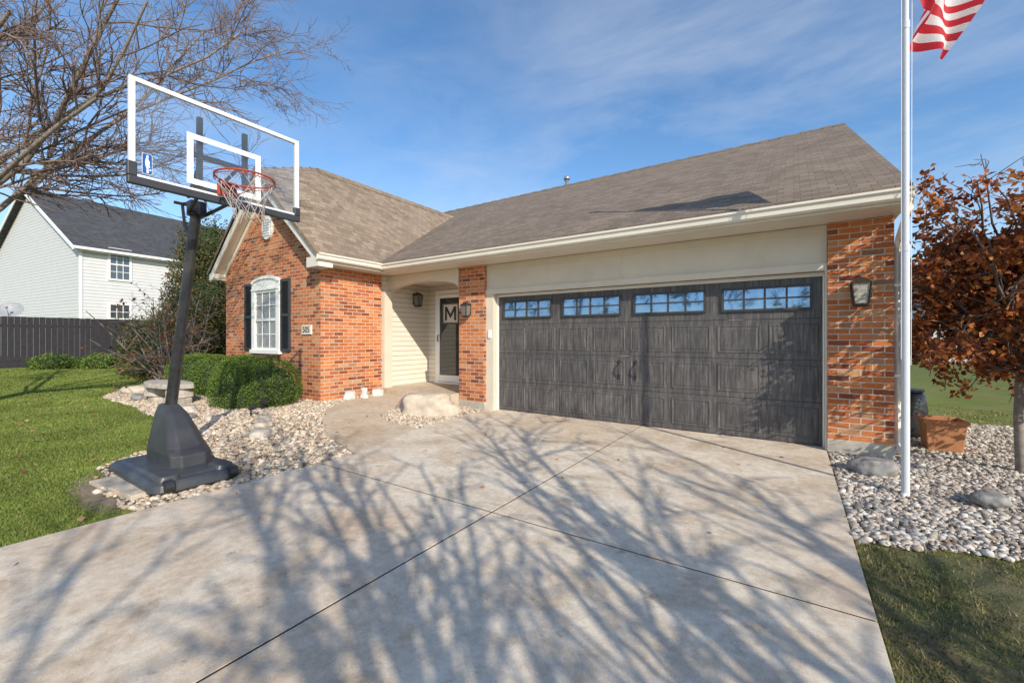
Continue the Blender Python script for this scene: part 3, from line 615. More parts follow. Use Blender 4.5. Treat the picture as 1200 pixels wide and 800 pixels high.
mb=MB(); mb.prism([(p[0],p[1]) for p in rr(ey,ey+ew,ez,ez+eh,0,.013,4)],'x',xb+.0075,xb+.0085); mb.obj('emblem_field',simple('emblem_blue',(.012,.09,.34),.4,.03),em,uv=False)
q=eprism([(.46,.95),(.60,.93),(.64,.85),(.58,.77),(.78,.60),(.72,.48),(.80,.34),(.72,.30),(.60,.44),(.62,.24),(.66,.05),(.42,.05),(.44,.26),(.30,.44),(.28,.62),(.38,.80)],xb+.0085,xb+.0095)
q.prism([(ey+ew*(.82+.11*math.cos(a)),ez+eh*(.22+.045*math.sin(a))) for a in np.linspace(0,2*math.pi,13)[:-1]],'x',xb+.0085,xb+.0095); q.obj('emblem_figure',M_white,em,uv=False)
mb=MB(); rc=Vector((xb+.15+.23,yc,2.75)); mb.tube([rc+Vector((.23*math.cos(t),.23*math.sin(t),0)) for t in np.linspace(0,2*math.pi,33)],.009,8,caps=False)
mb.tube([rc+Vector((.235*math.cos(t),.235*math.sin(t),-.025)) for t in np.linspace(0,2*math.pi,33)],.004,6,caps=False)
mb.box(xb+.01,xb+.03,yc-.08,yc+.08,2.66,2.76); mb.box(xb+.03,xb+.16,yc-.07,yc+.07,2.745,2.757)
for s in(-1,1): mb.tube([(xb+.03,yc+s*.05,2.67),(xb+.24,yc+s*.15,2.742)],.006,6)
rim=mb.obj('rim',M_rim,hoop,uv=False)
mb=MB(); lev=[(0,.23),(.08,.195),(.15,.16),(.22,.135),(.29,.12),(.34,.125)]; n=12
for i in range(n):
    for s in (-1,1):
        pts=[]
        for k,(dz,r) in enumerate(lev):
            th=2*math.pi*(i+ s*k*.5)/n; pts.append(rc+Vector((r*math.cos(th)-.02*k*k*.10,r*math.sin(th)+.07*(k/5)**2+.006*math.sin(i*3+k),-.01-dz*(1+.05*math.sin(i*2.1)))))
        mb.tube(pts,.0026,4,caps=False)
mb.obj('net',M_net,rim,uv=False)
MB().mbox(Matrix.Translation((-4.95,1.25,.010))@Matrix.Rotation(.12,4,'Z'),.8,.30,.045).obj('paver',M_conc2,loc=(-4.95,1.25,0),label='square concrete paver under the hoop base',cat='paver',uv=False,bevel=.006)
# ------------------------------------------------------------------ flagpole and flag
fp=thing('flagpole',(.80,4.87,-.02),'slim silver-white metal flagpole standing in a gravel bed','flagpole')
mb=MB(); mb.tube([(.80,4.87,-.03),(.80,4.87,2.1)],.029,16); mb.tube([(.80,4.87,2.1),(.80,4.87,4.0)],.0255,16); mb.tube([(.80,4.87,4.0),(.80,4.87,5.9)],.022,16); mb.tube([(.80,4.87,2.07),(.80,4.87,2.13)],.032,16); mb.tube([(.80,4.87,3.97),(.80,4.87,4.03)],.029,16)
mb.obj('pole',M_flagpole,fp,smooth=False,uv=False)
mb=MB(); mb.ell((.80,4.87,5.97),(.07,.07,.07),16,10); mb.obj('finial',simple('gold',(.6,.45,.15),.3,.05,metal=.8),fp,smooth=True,uv=False)
mb=MB(); mb.tube([(.846,4.90,4.4),(.842,4.91,1.2),(.835,4.88,1.1)],.0025,5); mb.tube([(.772,4.85,5.8),(.767,4.84,1.15)],.0025,5); mb.obj('rope',M_white,fp,uv=False)
def flag_mat():
    m,nt,b=new_mat('flag_cloth'); uv=coords(nt,'UV'); sx=nd(nt,'ShaderNodeSeparateXYZ'); nt.links.new(uv,sx.inputs[0])
    def mt(op,a,bv=None):
        n=nd(nt,'ShaderNodeMath',operation=op)
        for i,v in enumerate((a,bv)):
            if v is None: continue
            if isinstance(v,(int,float)): n.inputs[i].default_value=v
            else: nt.links.new(v,n.inputs[i])
        return n.outputs[0]
    st=mt('MODULO',mt('FLOOR',mt('MULTIPLY',sx.outputs[1],13)),2)
    col=mixc(nt,st,(.60,.02,.035),(.82,.80,.78))
    can=mt('MULTIPLY',mt('LESS_THAN',sx.outputs[0],.4),mt('LESS_THAN',sx.outputs[1],7/13))
    fx=mt('SUBTRACT',mt('FRACT',mt('MULTIPLY',sx.outputs[0],15)),.5); fy=mt('SUBTRACT',mt('FRACT',mt('MULTIPLY',sx.outputs[1],9.3)),.5)
    rr_=mt('ADD',mt('MULTIPLY',fx,fx),mt('MULTIPLY',fy,fy)); star=mt('LESS_THAN',rr_,.07)
    cc=mixc(nt,star,(.02,.03,.12),(.75,.75,.75)); col=mixc(nt,can,col,cc)
    nt.links.new(col,b.inputs['Base Color']); b.inputs['Roughness'].default_value=.7
    tr=nd(nt,'ShaderNodeBsdfTranslucent'); nt.links.new(col,tr.inputs[0]); mx=nd(nt,'ShaderNodeMixShader'); mx.inputs[0].default_value=.4
    nt.links.new(b.outputs[0],mx.inputs[1]); nt.links.new(tr.outputs[0],mx.inputs[2]); nt.links.new(mx.outputs[0],nt.nodes['Material Output'].inputs[0]); return m
A=np.array([0,5.25]);Bc=np.array([0,4.32]);C=np.array([.26,3.66]);D=np.array([.84,4.62]); ns,ntt=60,36
dirv=np.array([.8,.6]); per=np.array([-.6,.8]); vs=[];uvs=[]
for i in range(ns+1):
    s=i/ns
    for j in range(ntt+1):
        t=j/ntt; p=(1-s)*((1-t)*A+t*Bc)+s*((1-t)*D+t*C)
        wv=.09*math.sin(9*s+2.2*t)*min(1,s*3)+.05*math.sin(19*s-4*t)*min(1,s*3)
        off=p[0]+.03*math.sin(14*s+3*t)*s; vs.append((.83+dirv[0]*off+per[0]*wv,4.89+dirv[1]*off+per[1]*wv,p[1]-.02*math.sin(11*s))); uvs.append((s,t))
fs=[(i*(ntt+1)+j,(i+1)*(ntt+1)+j,(i+1)*(ntt+1)+j+1,i*(ntt+1)+j+1) for i in range(ns) for j in range(ntt)]
mb=MB(); mb.add(vs,fs); fl=mb.obj('flag',flag_mat(),loc=(.8,4.87,4.5),smooth=True,uv=False,label='red white and blue striped flag hanging from the flagpole',cat='flag')
ul=fl.data.uv_layers.new(name='UVMap').data
for lp in fl.data.loops: ul[lp.index].uv=uvs[lp.vertex_index]
# ------------------------------------------------------------------ rocks, bench, ornaments
def rock_mesh(name,r,mat,rz,seed,top=.72,amp=1):
    bm=bmesh.new(); bmesh.ops.create_icosphere(bm,subdivisions=4,radius=1)
    for v in bm.verts:
        p=v.co.copy(); n=(mn.noise(p*1.3+Vector((seed*7.1,0,0)))*.36+mn.noise(p*3.5+Vector((0,seed*3.3,0)))*.14+mn.noise(p*9)*.05)*amp
        p*=1+n; p.z=min(p.z,top+.15*n)
        v.co=Matrix.Rotation(rz,3,'Z')@Vector((p.x*r[0],p.y*r[1],p.z*r[2]))
    me=bpy.data.meshes.new(name); bm.to_mesh(me); bm.free(); me.materials.append(mat)
    me.polygons.foreach_set('use_smooth',[True]*len(me.polygons)); return me
def rock(name,c,r,mat,label,cat='rock',rz=0,seed=0,group=None,top=.72,amp=1):
    return finish(rock_mesh(name,r,mat,rz,seed,top,amp),name,None,Vector(c),label,cat,None,group)
rock('boulder',(-5.35,5.35,.10),(.52,.34,.36),M_rock1,'large tan-grey boulder on the pebble island beside the walkway','rock',.5,1)
rock('boulder',(.66,5.45,.04),(.19,.14,.14),M_rock2,'dark grey rock by the garage pier','rock',.3,2)
rock('boulder',(1.32,4.93,.03),(.16,.11,.09),M_rock2,'grey rock lying in the river stones','rock',1.2,3)
gr='rocks edging the gravel bed'
for i,(x,y,r) in enumerate([(-5.75,2.75,.17),(-6.15,2.95,.13),(-7.4,2.5,.14),(-8.2,2.8,.16),(-11.9,3.1,.28),(-12.5,3.7,.3),(-6.6,3.2,.1),(-7.0,2.7,.12),(-10.5,2.8,.2),(-8.9,2.75,.18)]):
    rock('rock',(x,y,float(H(x))+.03),(r,r*.75,r*.7),[M_bench,M_rock1,M_rock2][i%3],'weathered fieldstone resting on the pebbles','rock',i*1.1,i+5,group=gr)
bn=thing('stone_bench',(-9.7,3.0,.1),'low bench of rough stacked stone slabs at the bed edge','bench')
def stone_slab(nm,cx_,cy_,a,b_,z0,z1,sd,n=11):
    rs=random.Random(sd); pl=[(cx_+a*math.cos(t)*rs.uniform(.82,1.1)*(abs(math.cos(t))**-.15 if abs(math.cos(t))>.1 else 1),cy_+b_*math.sin(t)*rs.uniform(.82,1.1)) for t in np.linspace(0,2*math.pi,n+1)[:-1]]
    MB().prism(pl,'z',z0,z1).obj(nm,M_bench,bn,bevel=.018,uv=False)
stone_slab('seat',-9.7,3.0,.80,.30,.42,.51,1); stone_slab('leg',-10.1,3.02,.30,.24,.05,.23,2,8); stone_slab('leg',-10.08,2.98,.26,.26,.235,.415,3,8); stone_slab('leg',-9.28,3.0,.30,.24,.05,.25,4,8); stone_slab('leg',-9.32,3.02,.25,.22,.255,.415,5,8)
for i,(x,y,h,w_) in enumerate([(-7.16,5.05,.16,.12),(-7.12,5.36,.21,.10),(-7.16,5.70,.14,.13)]):
    rock('garden_stone',(x,y,float(H(x))+.05),(w_*.7,w_,h),M_rock3,'small grey-white irregular stone against the brick wall','rock',i*1.3,i*3+41,'white stones along the wall',.8,1.5)
for i,(x,y) in enumerate([(-6.9,3.15),(-7.3,3.5)]):
    z=float(H(x)); s=thing('garden_spotlight',(x,y,z),'small black landscape spotlight in the pebbles','garden light',group='landscape lights')
    MB().tube([(x,y,z),(x,y,z+.12)],.012,6).obj('stake',M_black,s,uv=False)
    MB().tube([(x-.05,y,z+.13),(x+.02,y+.01,z+.16),(x+.06,y+.02,z+.18)],[.025,.045,.05],10).obj('lamp_head',M_black,s,uv=False)
pot=thing('planter',(1.50,7.15,0),'square terracotta planter standing on the gravel','planter')
mb=MB(); pc=(1.50,7.15)
def sq2(c,w,z): return [(c[0]+a*w/2,c[1]+b*w/2,z) for a,b in((-1,-1),(1,-1),(1,1),(-1,1))]
mb.loft([sq2(pc,.30,-.02),sq2(pc,.355,.31),sq2(pc,.40,.31),sq2(pc,.40,.36),sq2(pc,.35,.36),sq2(pc,.34,.30)]); mb.obj('pot',M_terra,pot,bevel=.008,uv=False)
bar=thing('rain_barrel',(1.28,7.9,0),'dark plastic garden barrel beside the house wall','barrel')
MB().tube([(1.28,7.9,0),(1.28,7.9,.1),(1.28,7.9,.35),(1.28,7.9,.55),(1.28,7.9,.6)],[.20,.23,.25,.22,.19],16).obj('body',M_black,bar,smooth=True,uv=False)
MB().tube([(1.28,7.9,.6),(1.28,7.9,.63)],.21,16).obj('lid',M_shut,bar,uv=False)
# ------------------------------------------------------------------ vegetation generators
def tubes_np(P,Q,R0,R1,n):
    d=Q-P; L=np.linalg.norm(d,axis=1,keepdims=True)+1e-9; d=d/L
    a=np.where(np.abs(d[:,2:3])<.9,np.array([[0,0,1.]]),np.array([[1.,0,0]])); u=np.cross(d,a); u/=np.linalg.norm(u,axis=1,keepdims=True); w=np.cross(d,u)
    Q=Q+d*R1[:,None]*.5
    th=np.arange(n)*2*np.pi/n; c=np.cos(th)[None,:,None]; s=np.sin(th)[None,:,None]
    ring=u[:,None,:]*c+w[:,None,:]*s
    V=np.concatenate([P[:,None,:]+ring*R0[:,None,None],Q[:,None,:]+ring*R1[:,None,None]],1).reshape(-1,3)
    m=len(P); k=np.arange(n); base=(np.arange(m)*2*n)[:,None]
    F=np.stack([base+k,base+(k+1)%n,base+n+(k+1)%n,base+n+k],2).reshape(-1,4)
    return V,F
def grow(segs,p,d,L,r,lvl,maxl,cfg,rg):
    n=max(3,int(cfg['n'][lvl])); st=L/n; r0=r; stop=cfg.get('stop')
    for i in range(n):
        d=d+rg.normal(0,cfg['wander'][lvl],3)+np.array([0,0,cfg['up'][lvl]]); d/=np.linalg.norm(d)
        q=p+d*st; r1=r*(1-.75*(i+1)/n)+cfg.get('tip',.0016)
        if stop is not None and stop(q): return
        segs.append((p,q,r0,r1,lvl))
        if lvl<maxl and i>=cfg['first'][lvl]:
            for _ in range(rg.poisson(cfg['kids'][lvl])):
                a=rg.normal(0,1,3); a-=a.dot(d)*d; a/=np.linalg.norm(a); an=math.radians(rg.uniform(*cfg['ang'])); dd=d*math.cos(an)+a*math.sin(an)
                grow(segs,p+(q-p)*rg.random(),dd,L*cfg['len'][lvl]*rg.uniform(.6,1.1)*(1-.35*i/n),r1*.62,lvl+1,maxl,cfg,rg)
        p=q; r0=r1
def tree_parts(T,segs,mat_t,mat_b,split=1):
    for nm,sel,n,mt in (('trunk',lambda s:s[4]<split,9,mat_t),('branches',lambda s:s[4]>=split,4,mat_b)):
        ss=[s for s in segs if sel(s)]
        if not ss: continue
        V,F=tubes_np(np.array([s[0] for s in ss]),np.array([s[1] for s in ss]),np.array([s[2] for s in ss]),np.array([s[3] for s in ss]),n)
        np_mesh(nm,V,F,mt,T,smooth=True)
def leaves_np(C,size,rg,asp=.6,flat=None,curl=.12):
    n=len(C); a=rg.normal(0,1,(n,3))
    if flat is not None: a[:,2]*=flat
    a/=np.linalg.norm(a,axis=1,keepdims=True); b=rg.normal(0,1,(n,3)); b-=(b*a).sum(1,keepdims=True)*a; b/=np.linalg.norm(b,axis=1,keepdims=True); nn=np.cross(a,b)
    s=size*rg.uniform(.6,1.25,(n,1)); w=s*asp
    V=np.stack([C-a*s*.5,C+b*w*.5+nn*w*curl,C+a*s*.5,C-b*w*.5+nn*w*curl],1).reshape(-1,3)
    return V,np.arange(4*n).reshape(n,4)
# big bare tree on the lawn
rg=np.random.default_rng(14); segs=[]
bt=thing('bare_tree',(-10.6,-.2,.1),'large leafless tree with grey bark and fine reddish twigs','tree')
bp=np.array([-10.6,-.2,.0]); tp=[bp,bp+[.05,.05,1.0],bp+[.1,.1,2.3]]
segs+=[(tp[0],tp[1],.20,.17,0),(tp[1],tp[2],.17,.14,0)]
def stopL(q):
    d=-q[0]*.5548+q[1]*.832; l=q[0]*.832+q[1]*.5548
    return q[2]<1.7+.22*max(d,0)+.03*(l+8) or (d<4.9 and l>-4.6) or (q[0]+.35*q[2]>-3.5+.4*math.sin(q[1]*3))
cfg=dict(n=[5,8,7,6,4,3],wander=[.1,.09,.14,.18,.22,.2],up=[.03,.0,.01,.01,.02,0],first=[0,1,0,0,0,0],kids=[1,1.3,1.4,1.35,1.0,0],len=[.6,.46,.5,.5,.5,.5],ang=(25,52),tip=.0016,stop=stopL)
for k,(dx,dy,dz,L,r) in enumerate([(.8,.55,.62,5.6,.038),(.9,.25,.66,4.8,.034),(.45,.8,.9,4.8,.036),(.95,.5,.46,5.5,.032),(.55,.35,1.2,4.8,.036),(-.3,.4,1.2,4.0,.04),(-.8,-.2,.8,3.5,.04),(.2,-.7,1,3.5,.03),(.8,.75,.7,5.6,.033),(.6,1.0,.6,5.2,.032),(1.0,.4,.85,5.0,.033),(.7,.5,1.0,5.0,.034),(.7,.85,.42,5.6,.03)]):
    d=np.array([dx,dy,dz]); d/=np.linalg.norm(d); p=tp[2]+np.array([0,0,-.12*(k%3)])
    segs.append((p,p+d*1.2,r*1.2,r,1)); grow(segs,p+d*1.2,d,L,r,1,4,cfg,rg)
tree_parts(bt,segs,M_bark,M_twig,2); print('segs bare',len(segs))
# shade tree beside driveway
rg=np.random.default_rng(8); segs=[]
st=thing('street_tree',(5.3,-2.3,-.03),'bare shade tree standing beside the driveway','tree')
b0=np.array([5.3,-2.3,-.05]); t1=b0+[0,.05,.9]; t2=b0+[-.05,.1,1.7]; segs+=[(b0,t1,.15,.13,0),(t1,t2,.13,.11,0)]
def stopR(q):
    d=-q[0]*.5548+q[1]*.832; l=q[0]*.832+q[1]*.5548
    return d>-.1 and l<1.4*d+.5
cfg2=dict(n=[5,7,6,5,4,3],wander=[.08,.08,.11,.15,.22,.2],up=[.03,.02,.03,.03,.02,0],first=[0,1,0,0,0,0],kids=[1,1.2,1.25,1.0,1,0],len=[.6,.55,.5,.5,.5,.5],ang=(22,48),stop=stopR,tip=.0055)
for k,(dx,dy,dz,L,r) in enumerate([(.1,0,1,5.0,.070),(.8,.3,1.1,3.9,.048),(-.7,.3,1.1,4.3,.055),(.3,.8,1,4.1,.048),(-.3,-.8,1.1,4.1,.048),(.6,-.6,1.1,4.1,.045),(-.9,-.3,.8,3.8,.045),(-.3,.9,1.0,4.1,.045),(.2,-.2,1.3,4.7,.05),(-.6,.9,.7,4.2,.043),(.5,-.9,.9,4.1,.043),(-.5,.1,1.3,4.6,.048),(.0,.9,1.3,4.6,.045)]):
    d=np.array([dx,dy,dz]); d/=np.linalg.norm(d); grow(segs,t2-np.array([0,0,.2*(k%3)]),d,L,r,1,3,cfg2,rg)
tree_parts(st,segs,M_bark,M_twig2,2)
tips=np.array([s[1] for s in segs if s[4]>=3]); idx=rg.integers(0,len(tips),500); C=tips[idx]+rg.normal(0,.06,(len(idx),3)); V,F=leaves_np(C,.08,rg,.8); np_mesh('leaves',V,F,M_leaf,st)
# rust coloured small tree
rg=np.random.default_rng(23); segs=[]
mt=thing('ornamental_tree',(1.9,6.35,-.03),'small ornamental tree with copper-orange autumn leaves beside the house','tree')
b0=np.array([1.9,6.33,-.05]); pts=[b0,b0+[-.02,0,.6],b0+[.0,.02,1.2],b0+[-.04,.0,1.75]]
for i in range(3): segs.append((pts[i],pts[i+1],.044-.007*i,.037-.007*i,0))
cfg3=dict(n=[4,5,4,4,3],wander=[.1,.15,.2,.25,.2],up=[.02,.0,-.02,-.03,0],first=[0,0,0,0,0],kids=[1,1.25,1.25,1,0],len=[.6,.5,.55,.5,.5],ang=(30,70))
cfgR=dict(cfg3); cfgR['stop']=lambda q:q[0]<1.04 or q[2]<.3 or q[2]>3.25
for k in range(38):
    a=k*2.4; el=rg.uniform(-.5,1.7); d=np.array([math.cos(a),math.sin(a),el]); d/=np.linalg.norm(d); grow(segs,pts[1]+(pts[3]-pts[1])*(.25+.75*rg.random()),d,rg.uniform(.85,1.45)*(1 if el<.9 else 1.2),.020,1,3,cfgR,rg)
for k in range(12):
    a=k*.7; d=np.array([math.cos(a)*.5,math.sin(a)*.5,1]); d/=np.linalg.norm(d); grow(segs,pts[3],d,1.4,.014,1,3,cfgR,rg)
tree_parts(mt,segs,M_bark,M_twig2,1)
cand=[(np.array(s[0])+s[1])/2 for s in segs if s[4]>=2 and s[1][2]<2.95]
cand=np.array([c for c in cand if mn.noise(Vector(c)*2.8)>-.14]); idx=rg.integers(0,len(cand),22000); C=cand[idx]+rg.normal(0,.05,(len(idx),3)); C=C[C[:,0]>1.03]; V,F=leaves_np(C,.068,rg,.62,curl=.25); np_mesh('crown',V,F,M_red,mt)
# twiggy shrub near fence
rg=np.random.default_rng(31); segs=[]
ts=thing('bare_shrub',(-12.3,3.9,.1),'tall leafless multi-stem shrub with a few red leaves','shrub')
for k in range(14):
    a=k*2.4; e=rg.uniform(1.6,3.2); d=np.array([math.cos(a),math.sin(a),e]); d/=np.linalg.norm(d); grow(segs,np.array([-12.3+.15*math.cos(a),3.9+.15*math.sin(a),.1]),d,rg.uniform(1.7,2.5),.022,1,3,dict(cfg3,wander=[.1,.1,.15,.2],up=[0,.04,.03,0]),rg)
tree_parts(ts,segs,M_bark,M_bark,1)
tips=np.array([s[1] for s in segs if s[4]>=2]); idx=rg.integers(0,len(tips),600); V,F=leaves_np(tips[idx]+rg.normal(0,.04,(600,3)),.08,rg,.6); np_mesh('leaves',V,F,M_red,ts)
def leafy(name,lobes,n,size,mat,label,cat,seed,core,tz=0,inner=.72,asp=.55,trunk=None,rough=1.0,flat=9):
    rg=np.random.default_rng(seed); l0=lobes[0]; T=thing(name,(l0[0],l0[1],float(H(l0[0]))),label,cat)
    Cs=[]; tot=sum(l[3]*l[4]*l[5] for l in lobes)
    for (x,y,z,rx,ry,rz) in lobes:
        k=int(n*rx*ry*rz/tot); d=rg.normal(0,1,(k,3)); d/=np.linalg.norm(d,axis=1,keepdims=True)
        w=1+rough*(.09*np.sin(d[:,0:1]*7+seed)+.08*np.sin(d[:,1:2]*9+2)+.07*np.sin(d[:,2:3]*8+d[:,0:1]*5))
        r=(inner+(1-inner)*rg.random((k,1))**.6)*w+rg.normal(0,.02*rough,(k,1))
        Cs.append(np.array([x,y,z])+d*r*np.array([rx,ry,rz]))
    C=np.concatenate(Cs); C=C[C[:,2]>tz]
    C[:,2]=np.where(C[:,2]>flat,flat+(C[:,2]-flat)*.6,C[:,2])
    V,F=leaves_np(C,size,rg,asp); np_mesh('foliage',V,F,mat,T)
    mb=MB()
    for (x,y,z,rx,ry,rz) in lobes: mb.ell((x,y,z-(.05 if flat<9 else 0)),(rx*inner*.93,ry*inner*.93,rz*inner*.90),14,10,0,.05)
    mb.obj('inner_shade',core,T,smooth=True,uv=False)  # solid dark ellipsoids, the foliage's inner shade put into their colour
    if trunk: MB().tube([trunk[0],trunk[1]],[trunk[2],trunk[2]*.6],8).obj('trunk',M_bark,T,uv=False)
    return T
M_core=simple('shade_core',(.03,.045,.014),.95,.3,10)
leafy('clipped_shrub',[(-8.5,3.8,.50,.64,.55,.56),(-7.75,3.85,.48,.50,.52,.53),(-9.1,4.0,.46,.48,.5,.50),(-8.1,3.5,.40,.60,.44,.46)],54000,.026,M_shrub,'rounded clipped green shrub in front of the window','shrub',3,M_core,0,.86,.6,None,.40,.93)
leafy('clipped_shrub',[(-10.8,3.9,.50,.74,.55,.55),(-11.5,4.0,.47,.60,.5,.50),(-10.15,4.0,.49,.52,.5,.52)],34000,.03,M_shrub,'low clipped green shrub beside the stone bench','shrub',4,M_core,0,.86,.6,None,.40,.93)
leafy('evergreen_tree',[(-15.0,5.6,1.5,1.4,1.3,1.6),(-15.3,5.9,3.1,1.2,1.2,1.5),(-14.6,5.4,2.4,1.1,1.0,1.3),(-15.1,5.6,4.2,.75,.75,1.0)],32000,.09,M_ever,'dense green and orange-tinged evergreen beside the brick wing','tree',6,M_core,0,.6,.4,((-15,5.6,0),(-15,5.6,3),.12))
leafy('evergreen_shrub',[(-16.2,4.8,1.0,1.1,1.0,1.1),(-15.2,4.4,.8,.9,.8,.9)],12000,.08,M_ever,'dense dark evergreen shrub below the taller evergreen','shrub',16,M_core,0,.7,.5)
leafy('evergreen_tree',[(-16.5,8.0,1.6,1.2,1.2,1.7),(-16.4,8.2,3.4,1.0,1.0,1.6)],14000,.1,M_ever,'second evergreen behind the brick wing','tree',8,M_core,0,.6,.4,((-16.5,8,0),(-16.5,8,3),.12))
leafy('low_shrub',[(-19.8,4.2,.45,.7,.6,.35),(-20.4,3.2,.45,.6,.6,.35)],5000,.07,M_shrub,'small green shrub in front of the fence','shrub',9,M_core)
leafy('distant_tree',[(20,60,4,5,5,4),(25,62,5,5,5,5)],4000,.6,M_ever,'distant dark tree beyond the houses','tree',12,M_core,0,.6,.6,((20,60,0),(20,60,4),.3))
# ------------------------------------------------------------------ pebbles
def ico(sub):
    bm=bmesh.new(); bmesh.ops.create_icosphere(bm,subdivisions=sub,radius=1); v=np.array([x.co[:] for x in bm.verts]); bm.verts.ensure_lookup_table(); f=np.array([[q.index for q in p.verts] for p in bm.faces]); bm.free(); return v,f
def pebbles(name,poly,n,smin,smax,mat,sub,seed,avoid=None,label=None):
    rg=np.random.default_rng(seed); v,f=ico(sub)
    x0,x1=min(p[0] for p in poly),max(p[0] for p in poly); y0,y1=min(p[1] for p in poly),max(p[1] for p in poly)
    X=rg.uniform(x0,x1,n*3); Y=rg.uniform(y0,y1,n*3); k=pip(X,Y,poly)
    if avoid is not None: k&=~avoid(X,Y,rg)
    X=X[k][:n];Y=Y[k][:n]; m=len(X)
    s=smin+(smax-smin)*rg.random(m)**3.6; sc=np.stack([s*rg.uniform(.8,1.35,m),s*rg.uniform(.7,1,m),s*rg.uniform(.45,.75,m)],1)
    th=rg.uniform(0,6.28,m); c,sn=np.cos(th),np.sin(th)
    vv=v[None]*(1+rg.normal(0,.08,(m,len(v),1))); P=vv*sc[:,None,:]
    tl=rg.normal(0,.25,m); y=P[...,1].copy(); z=P[...,2].copy(); P[...,1]=y*np.cos(tl)[:,None]-z*np.sin(tl)[:,None]; P[...,2]=y*np.sin(tl)[:,None]+z*np.cos(tl)[:,None]
    Q=np.stack([P[...,0]*c[:,None]-P[...,1]*sn[:,None],P[...,0]*sn[:,None]+P[...,1]*c[:,None],P[...,2]],2)
    Z=H(X)+.010+rg.uniform(0,.016,m); Q+=np.stack([X,Y,Z],1)[:,None,:]
    F=(f[None]+(np.arange(m)*len(v))[:,None,None]).reshape(-1,3)
    np_mesh(name,Q.reshape(-1,3),F,mat,smooth=True,kind='stuff',label=label,cat='gravel')
pebbles('gravel',bedL,36000,.010,.038,M_peb1,1,1,None,'tan river pebbles covering the front bed')
pebbles('gravel',island,5000,.010,.034,M_peb1,1,2,None,'tan river pebbles round the boulder')
near=lambda X,Y,rg: (Y>6.6)&(rg.random(len(X))<.6)
pebbles('gravel',bedR,36000,.008,.036,M_peb2,1,3,near,'grey and tan river stones beside the driveway')
# ------------------------------------------------------------------ grass
def onpaved(X,Y):
    k=(X>-4.22)&(X<.345)&(Y<6.5)
    for p in (bedL,island,bedR,walk): k|=pip(X,Y,p)
    k|=(X>-11.4)&(X<.95)&(Y>4.5)
    return k
def grass(name,n,rmin,rmax,a0,a1,hgt,mat,seed,dens,label):
    rg=np.random.default_rng(seed); u=rg.random(n); r=np.exp(np.log(rmin)+u*(np.log(rmax)-np.log(rmin)))
    a=np.radians(rg.uniform(a0,a1,n)); X=-np.sin(a)*r; Y=np.cos(a)*r
    k=~onpaved(X,Y)&dens(X,Y,rg)&(X>-22)
    X,Y,r=X[k],Y[k],r[k]; m=len(X)
    h=hgt*rg.uniform(.6,1.1,m)*np.clip(.9+r*.02,1,1.5); w=(.0018+.0009*r)*rg.uniform(.7,1.3,m); th=rg.uniform(0,6.28,m)
    z=H(X)-.003; B=np.stack([X,Y,z],1); t=np.stack([np.cos(th),np.sin(th),np.zeros(m)],1)*w[:,None]
    ln=rg.normal(0,.45,(m,2))*h[:,None]; tip=B+np.concatenate([ln,h[:,None]],1)
    V=np.stack([B-t,B+t,tip],1).reshape(-1,3); np_mesh(name,V,np.arange(3*m).reshape(m,3),mat,kind='stuff',label=label,cat='grass')
def soilpatch(X,Y,rg): return (np.hypot((X+4.95)/.66,(Y-1.08)/.20)+rg.normal(0,.25,len(X)))<1.0
def dL(X,Y,rg):
    q=np.sin(X*2.1)*np.sin(Y*1.7+1)+.5*np.sin(X*5+Y*3); return (rg.random(len(X))<np.clip(.9+.2*q,.55,1))&~soilpatch(X,Y,rg)
def dR(X,Y,rg):
    q=np.sin(X*3.1+1)*np.sin(Y*2.7)+.7*np.sin(X*7+Y*5); return rg.random(len(X))<np.clip(.45+.42*q,.06,1)
grass('lawn_grass',600000,2.6,24,62,98,.026,M_grass,1,dL,'short green lawn grass')
grass('thin_grass',170000,1.6,12,-50,8,.028,M_dry,2,dR,'thin patchy shaded lawn grass')
rg=np.random.default_rng(77)
X=np.concatenate([rg.uniform(-12,-4.3,300),rg.uniform(-4.2,.3,12),rg.uniform(.4,3.2,150)]); Y=np.concatenate([rg.uniform(-1,4.5,300),rg.uniform(0,6.2,12),rg.uniform(1,7.5,150)])
Z=np.where((X>-4.2)&(X<.33),.006,H(X)+.035)
C=np.stack([X,Y,Z],1); V,F=leaves_np(C,.05,rg,.7,flat=.12); np_mesh('fallen_leaves',V,F,M_leaf,kind='stuff',label='scattered brown fallen leaves',cat='leaves')
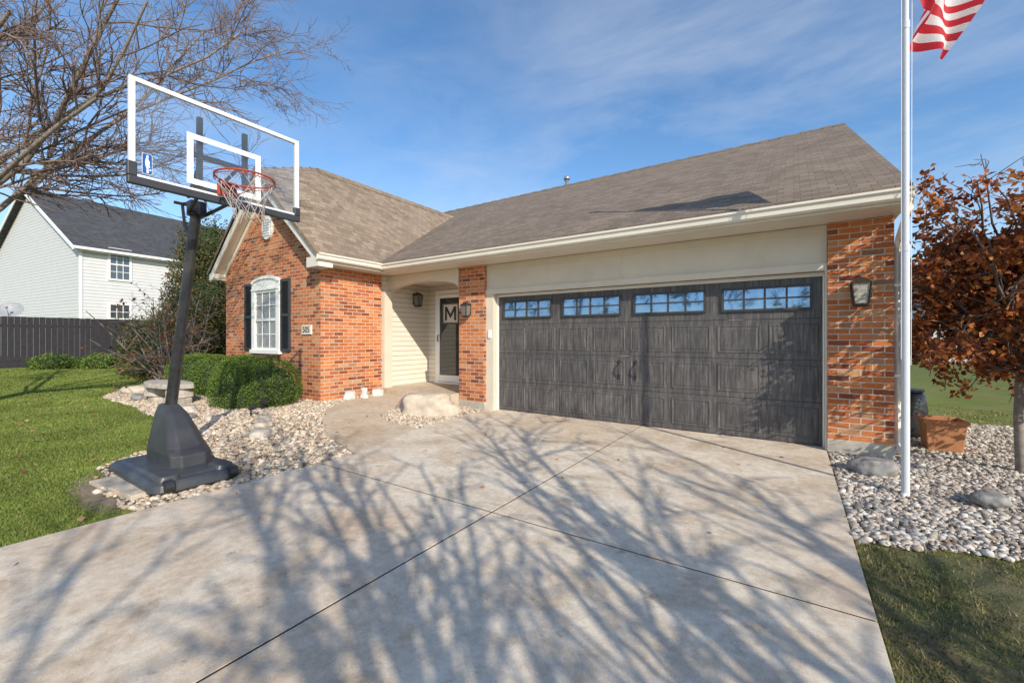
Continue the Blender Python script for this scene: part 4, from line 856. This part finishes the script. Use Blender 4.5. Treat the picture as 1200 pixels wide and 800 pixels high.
# ------------------------------------------------------------------ light, sky, camera
W_=bpy.data.worlds.new('World'); S.world=W_; W_.use_nodes=True; nt=W_.node_tree; bg=nt.nodes['Background']
EL=math.radians(29); sd=Vector((.865,-.502,0)).normalized()
sky=nd(nt,'ShaderNodeTexSky',sky_type='NISHITA'); sky.sun_disc=False; sky.sun_elevation=EL; sky.sun_rotation=math.atan2(sd.x,sd.y); sky.altitude=100; sky.air_density=1.0; sky.dust_density=.6; sky.ozone_density=2.2
c=coords(nt,'Generated')
mp=nd(nt,'ShaderNodeMapping'); mp.inputs['Scale'].default_value=(1.0,2.4,4.5); mp.inputs['Rotation'].default_value=(.25,.2,.75); nt.links.new(c,mp.inputs[0])
n1=noise(nt,mp.outputs[0],1.6,9,.60,dist=.35); n2=noise(nt,c,1.3,3,.5)
f1=ramp(nt,n1,[(.38,(0,0,0)),(.78,(1,1,1))]); f2=ramp(nt,n2,[(.34,(.2,.2,.2)),(.58,(1,1,1))]); f=mixc(nt,1,f1,f2,'MULTIPLY')
hs=nd(nt,'ShaderNodeHueSaturation'); hs.inputs['Saturation'].default_value=1.18; hs.inputs['Value'].default_value=1.68; nt.links.new(sky.outputs[0],hs.inputs['Color'])
sc=nd(nt,'ShaderNodeMath',operation='MULTIPLY'); nt.links.new(f,sc.inputs[0]); sc.inputs[1].default_value=.6
col=mixc(nt,sc.outputs[0],hs.outputs[0],(6.4,6.8,7.4))
nt.links.new(col,bg.inputs[0]); bg.inputs[1].default_value=.12
sl=bpy.data.lights.new('sun','SUN'); sl.energy=5; sl.angle=math.radians(.4); sl.color=(1,.925,.79)
so=bpy.data.objects.new('sun',sl); COL.objects.link(so); so.location=(20,-12,12)
dv=Vector((-sd.x*math.cos(EL),-sd.y*math.cos(EL),-math.sin(EL))); so.rotation_euler=dv.to_track_quat('-Z','Y').to_euler()
cam=bpy.data.cameras.new('camera'); co=bpy.data.objects.new('camera',cam); COL.objects.link(co); S.camera=co
co.location=(0,0,1.33); co.rotation_euler=(math.pi/2,0,math.radians(33.7)); cam.lens=36*494/1200; cam.sensor_width=36; cam.shift_y=-.0033; cam.clip_end=3000; cam.clip_start=.05
S.view_settings.view_transform='Standard'; S.view_settings.look='None'; S.view_settings.exposure=0
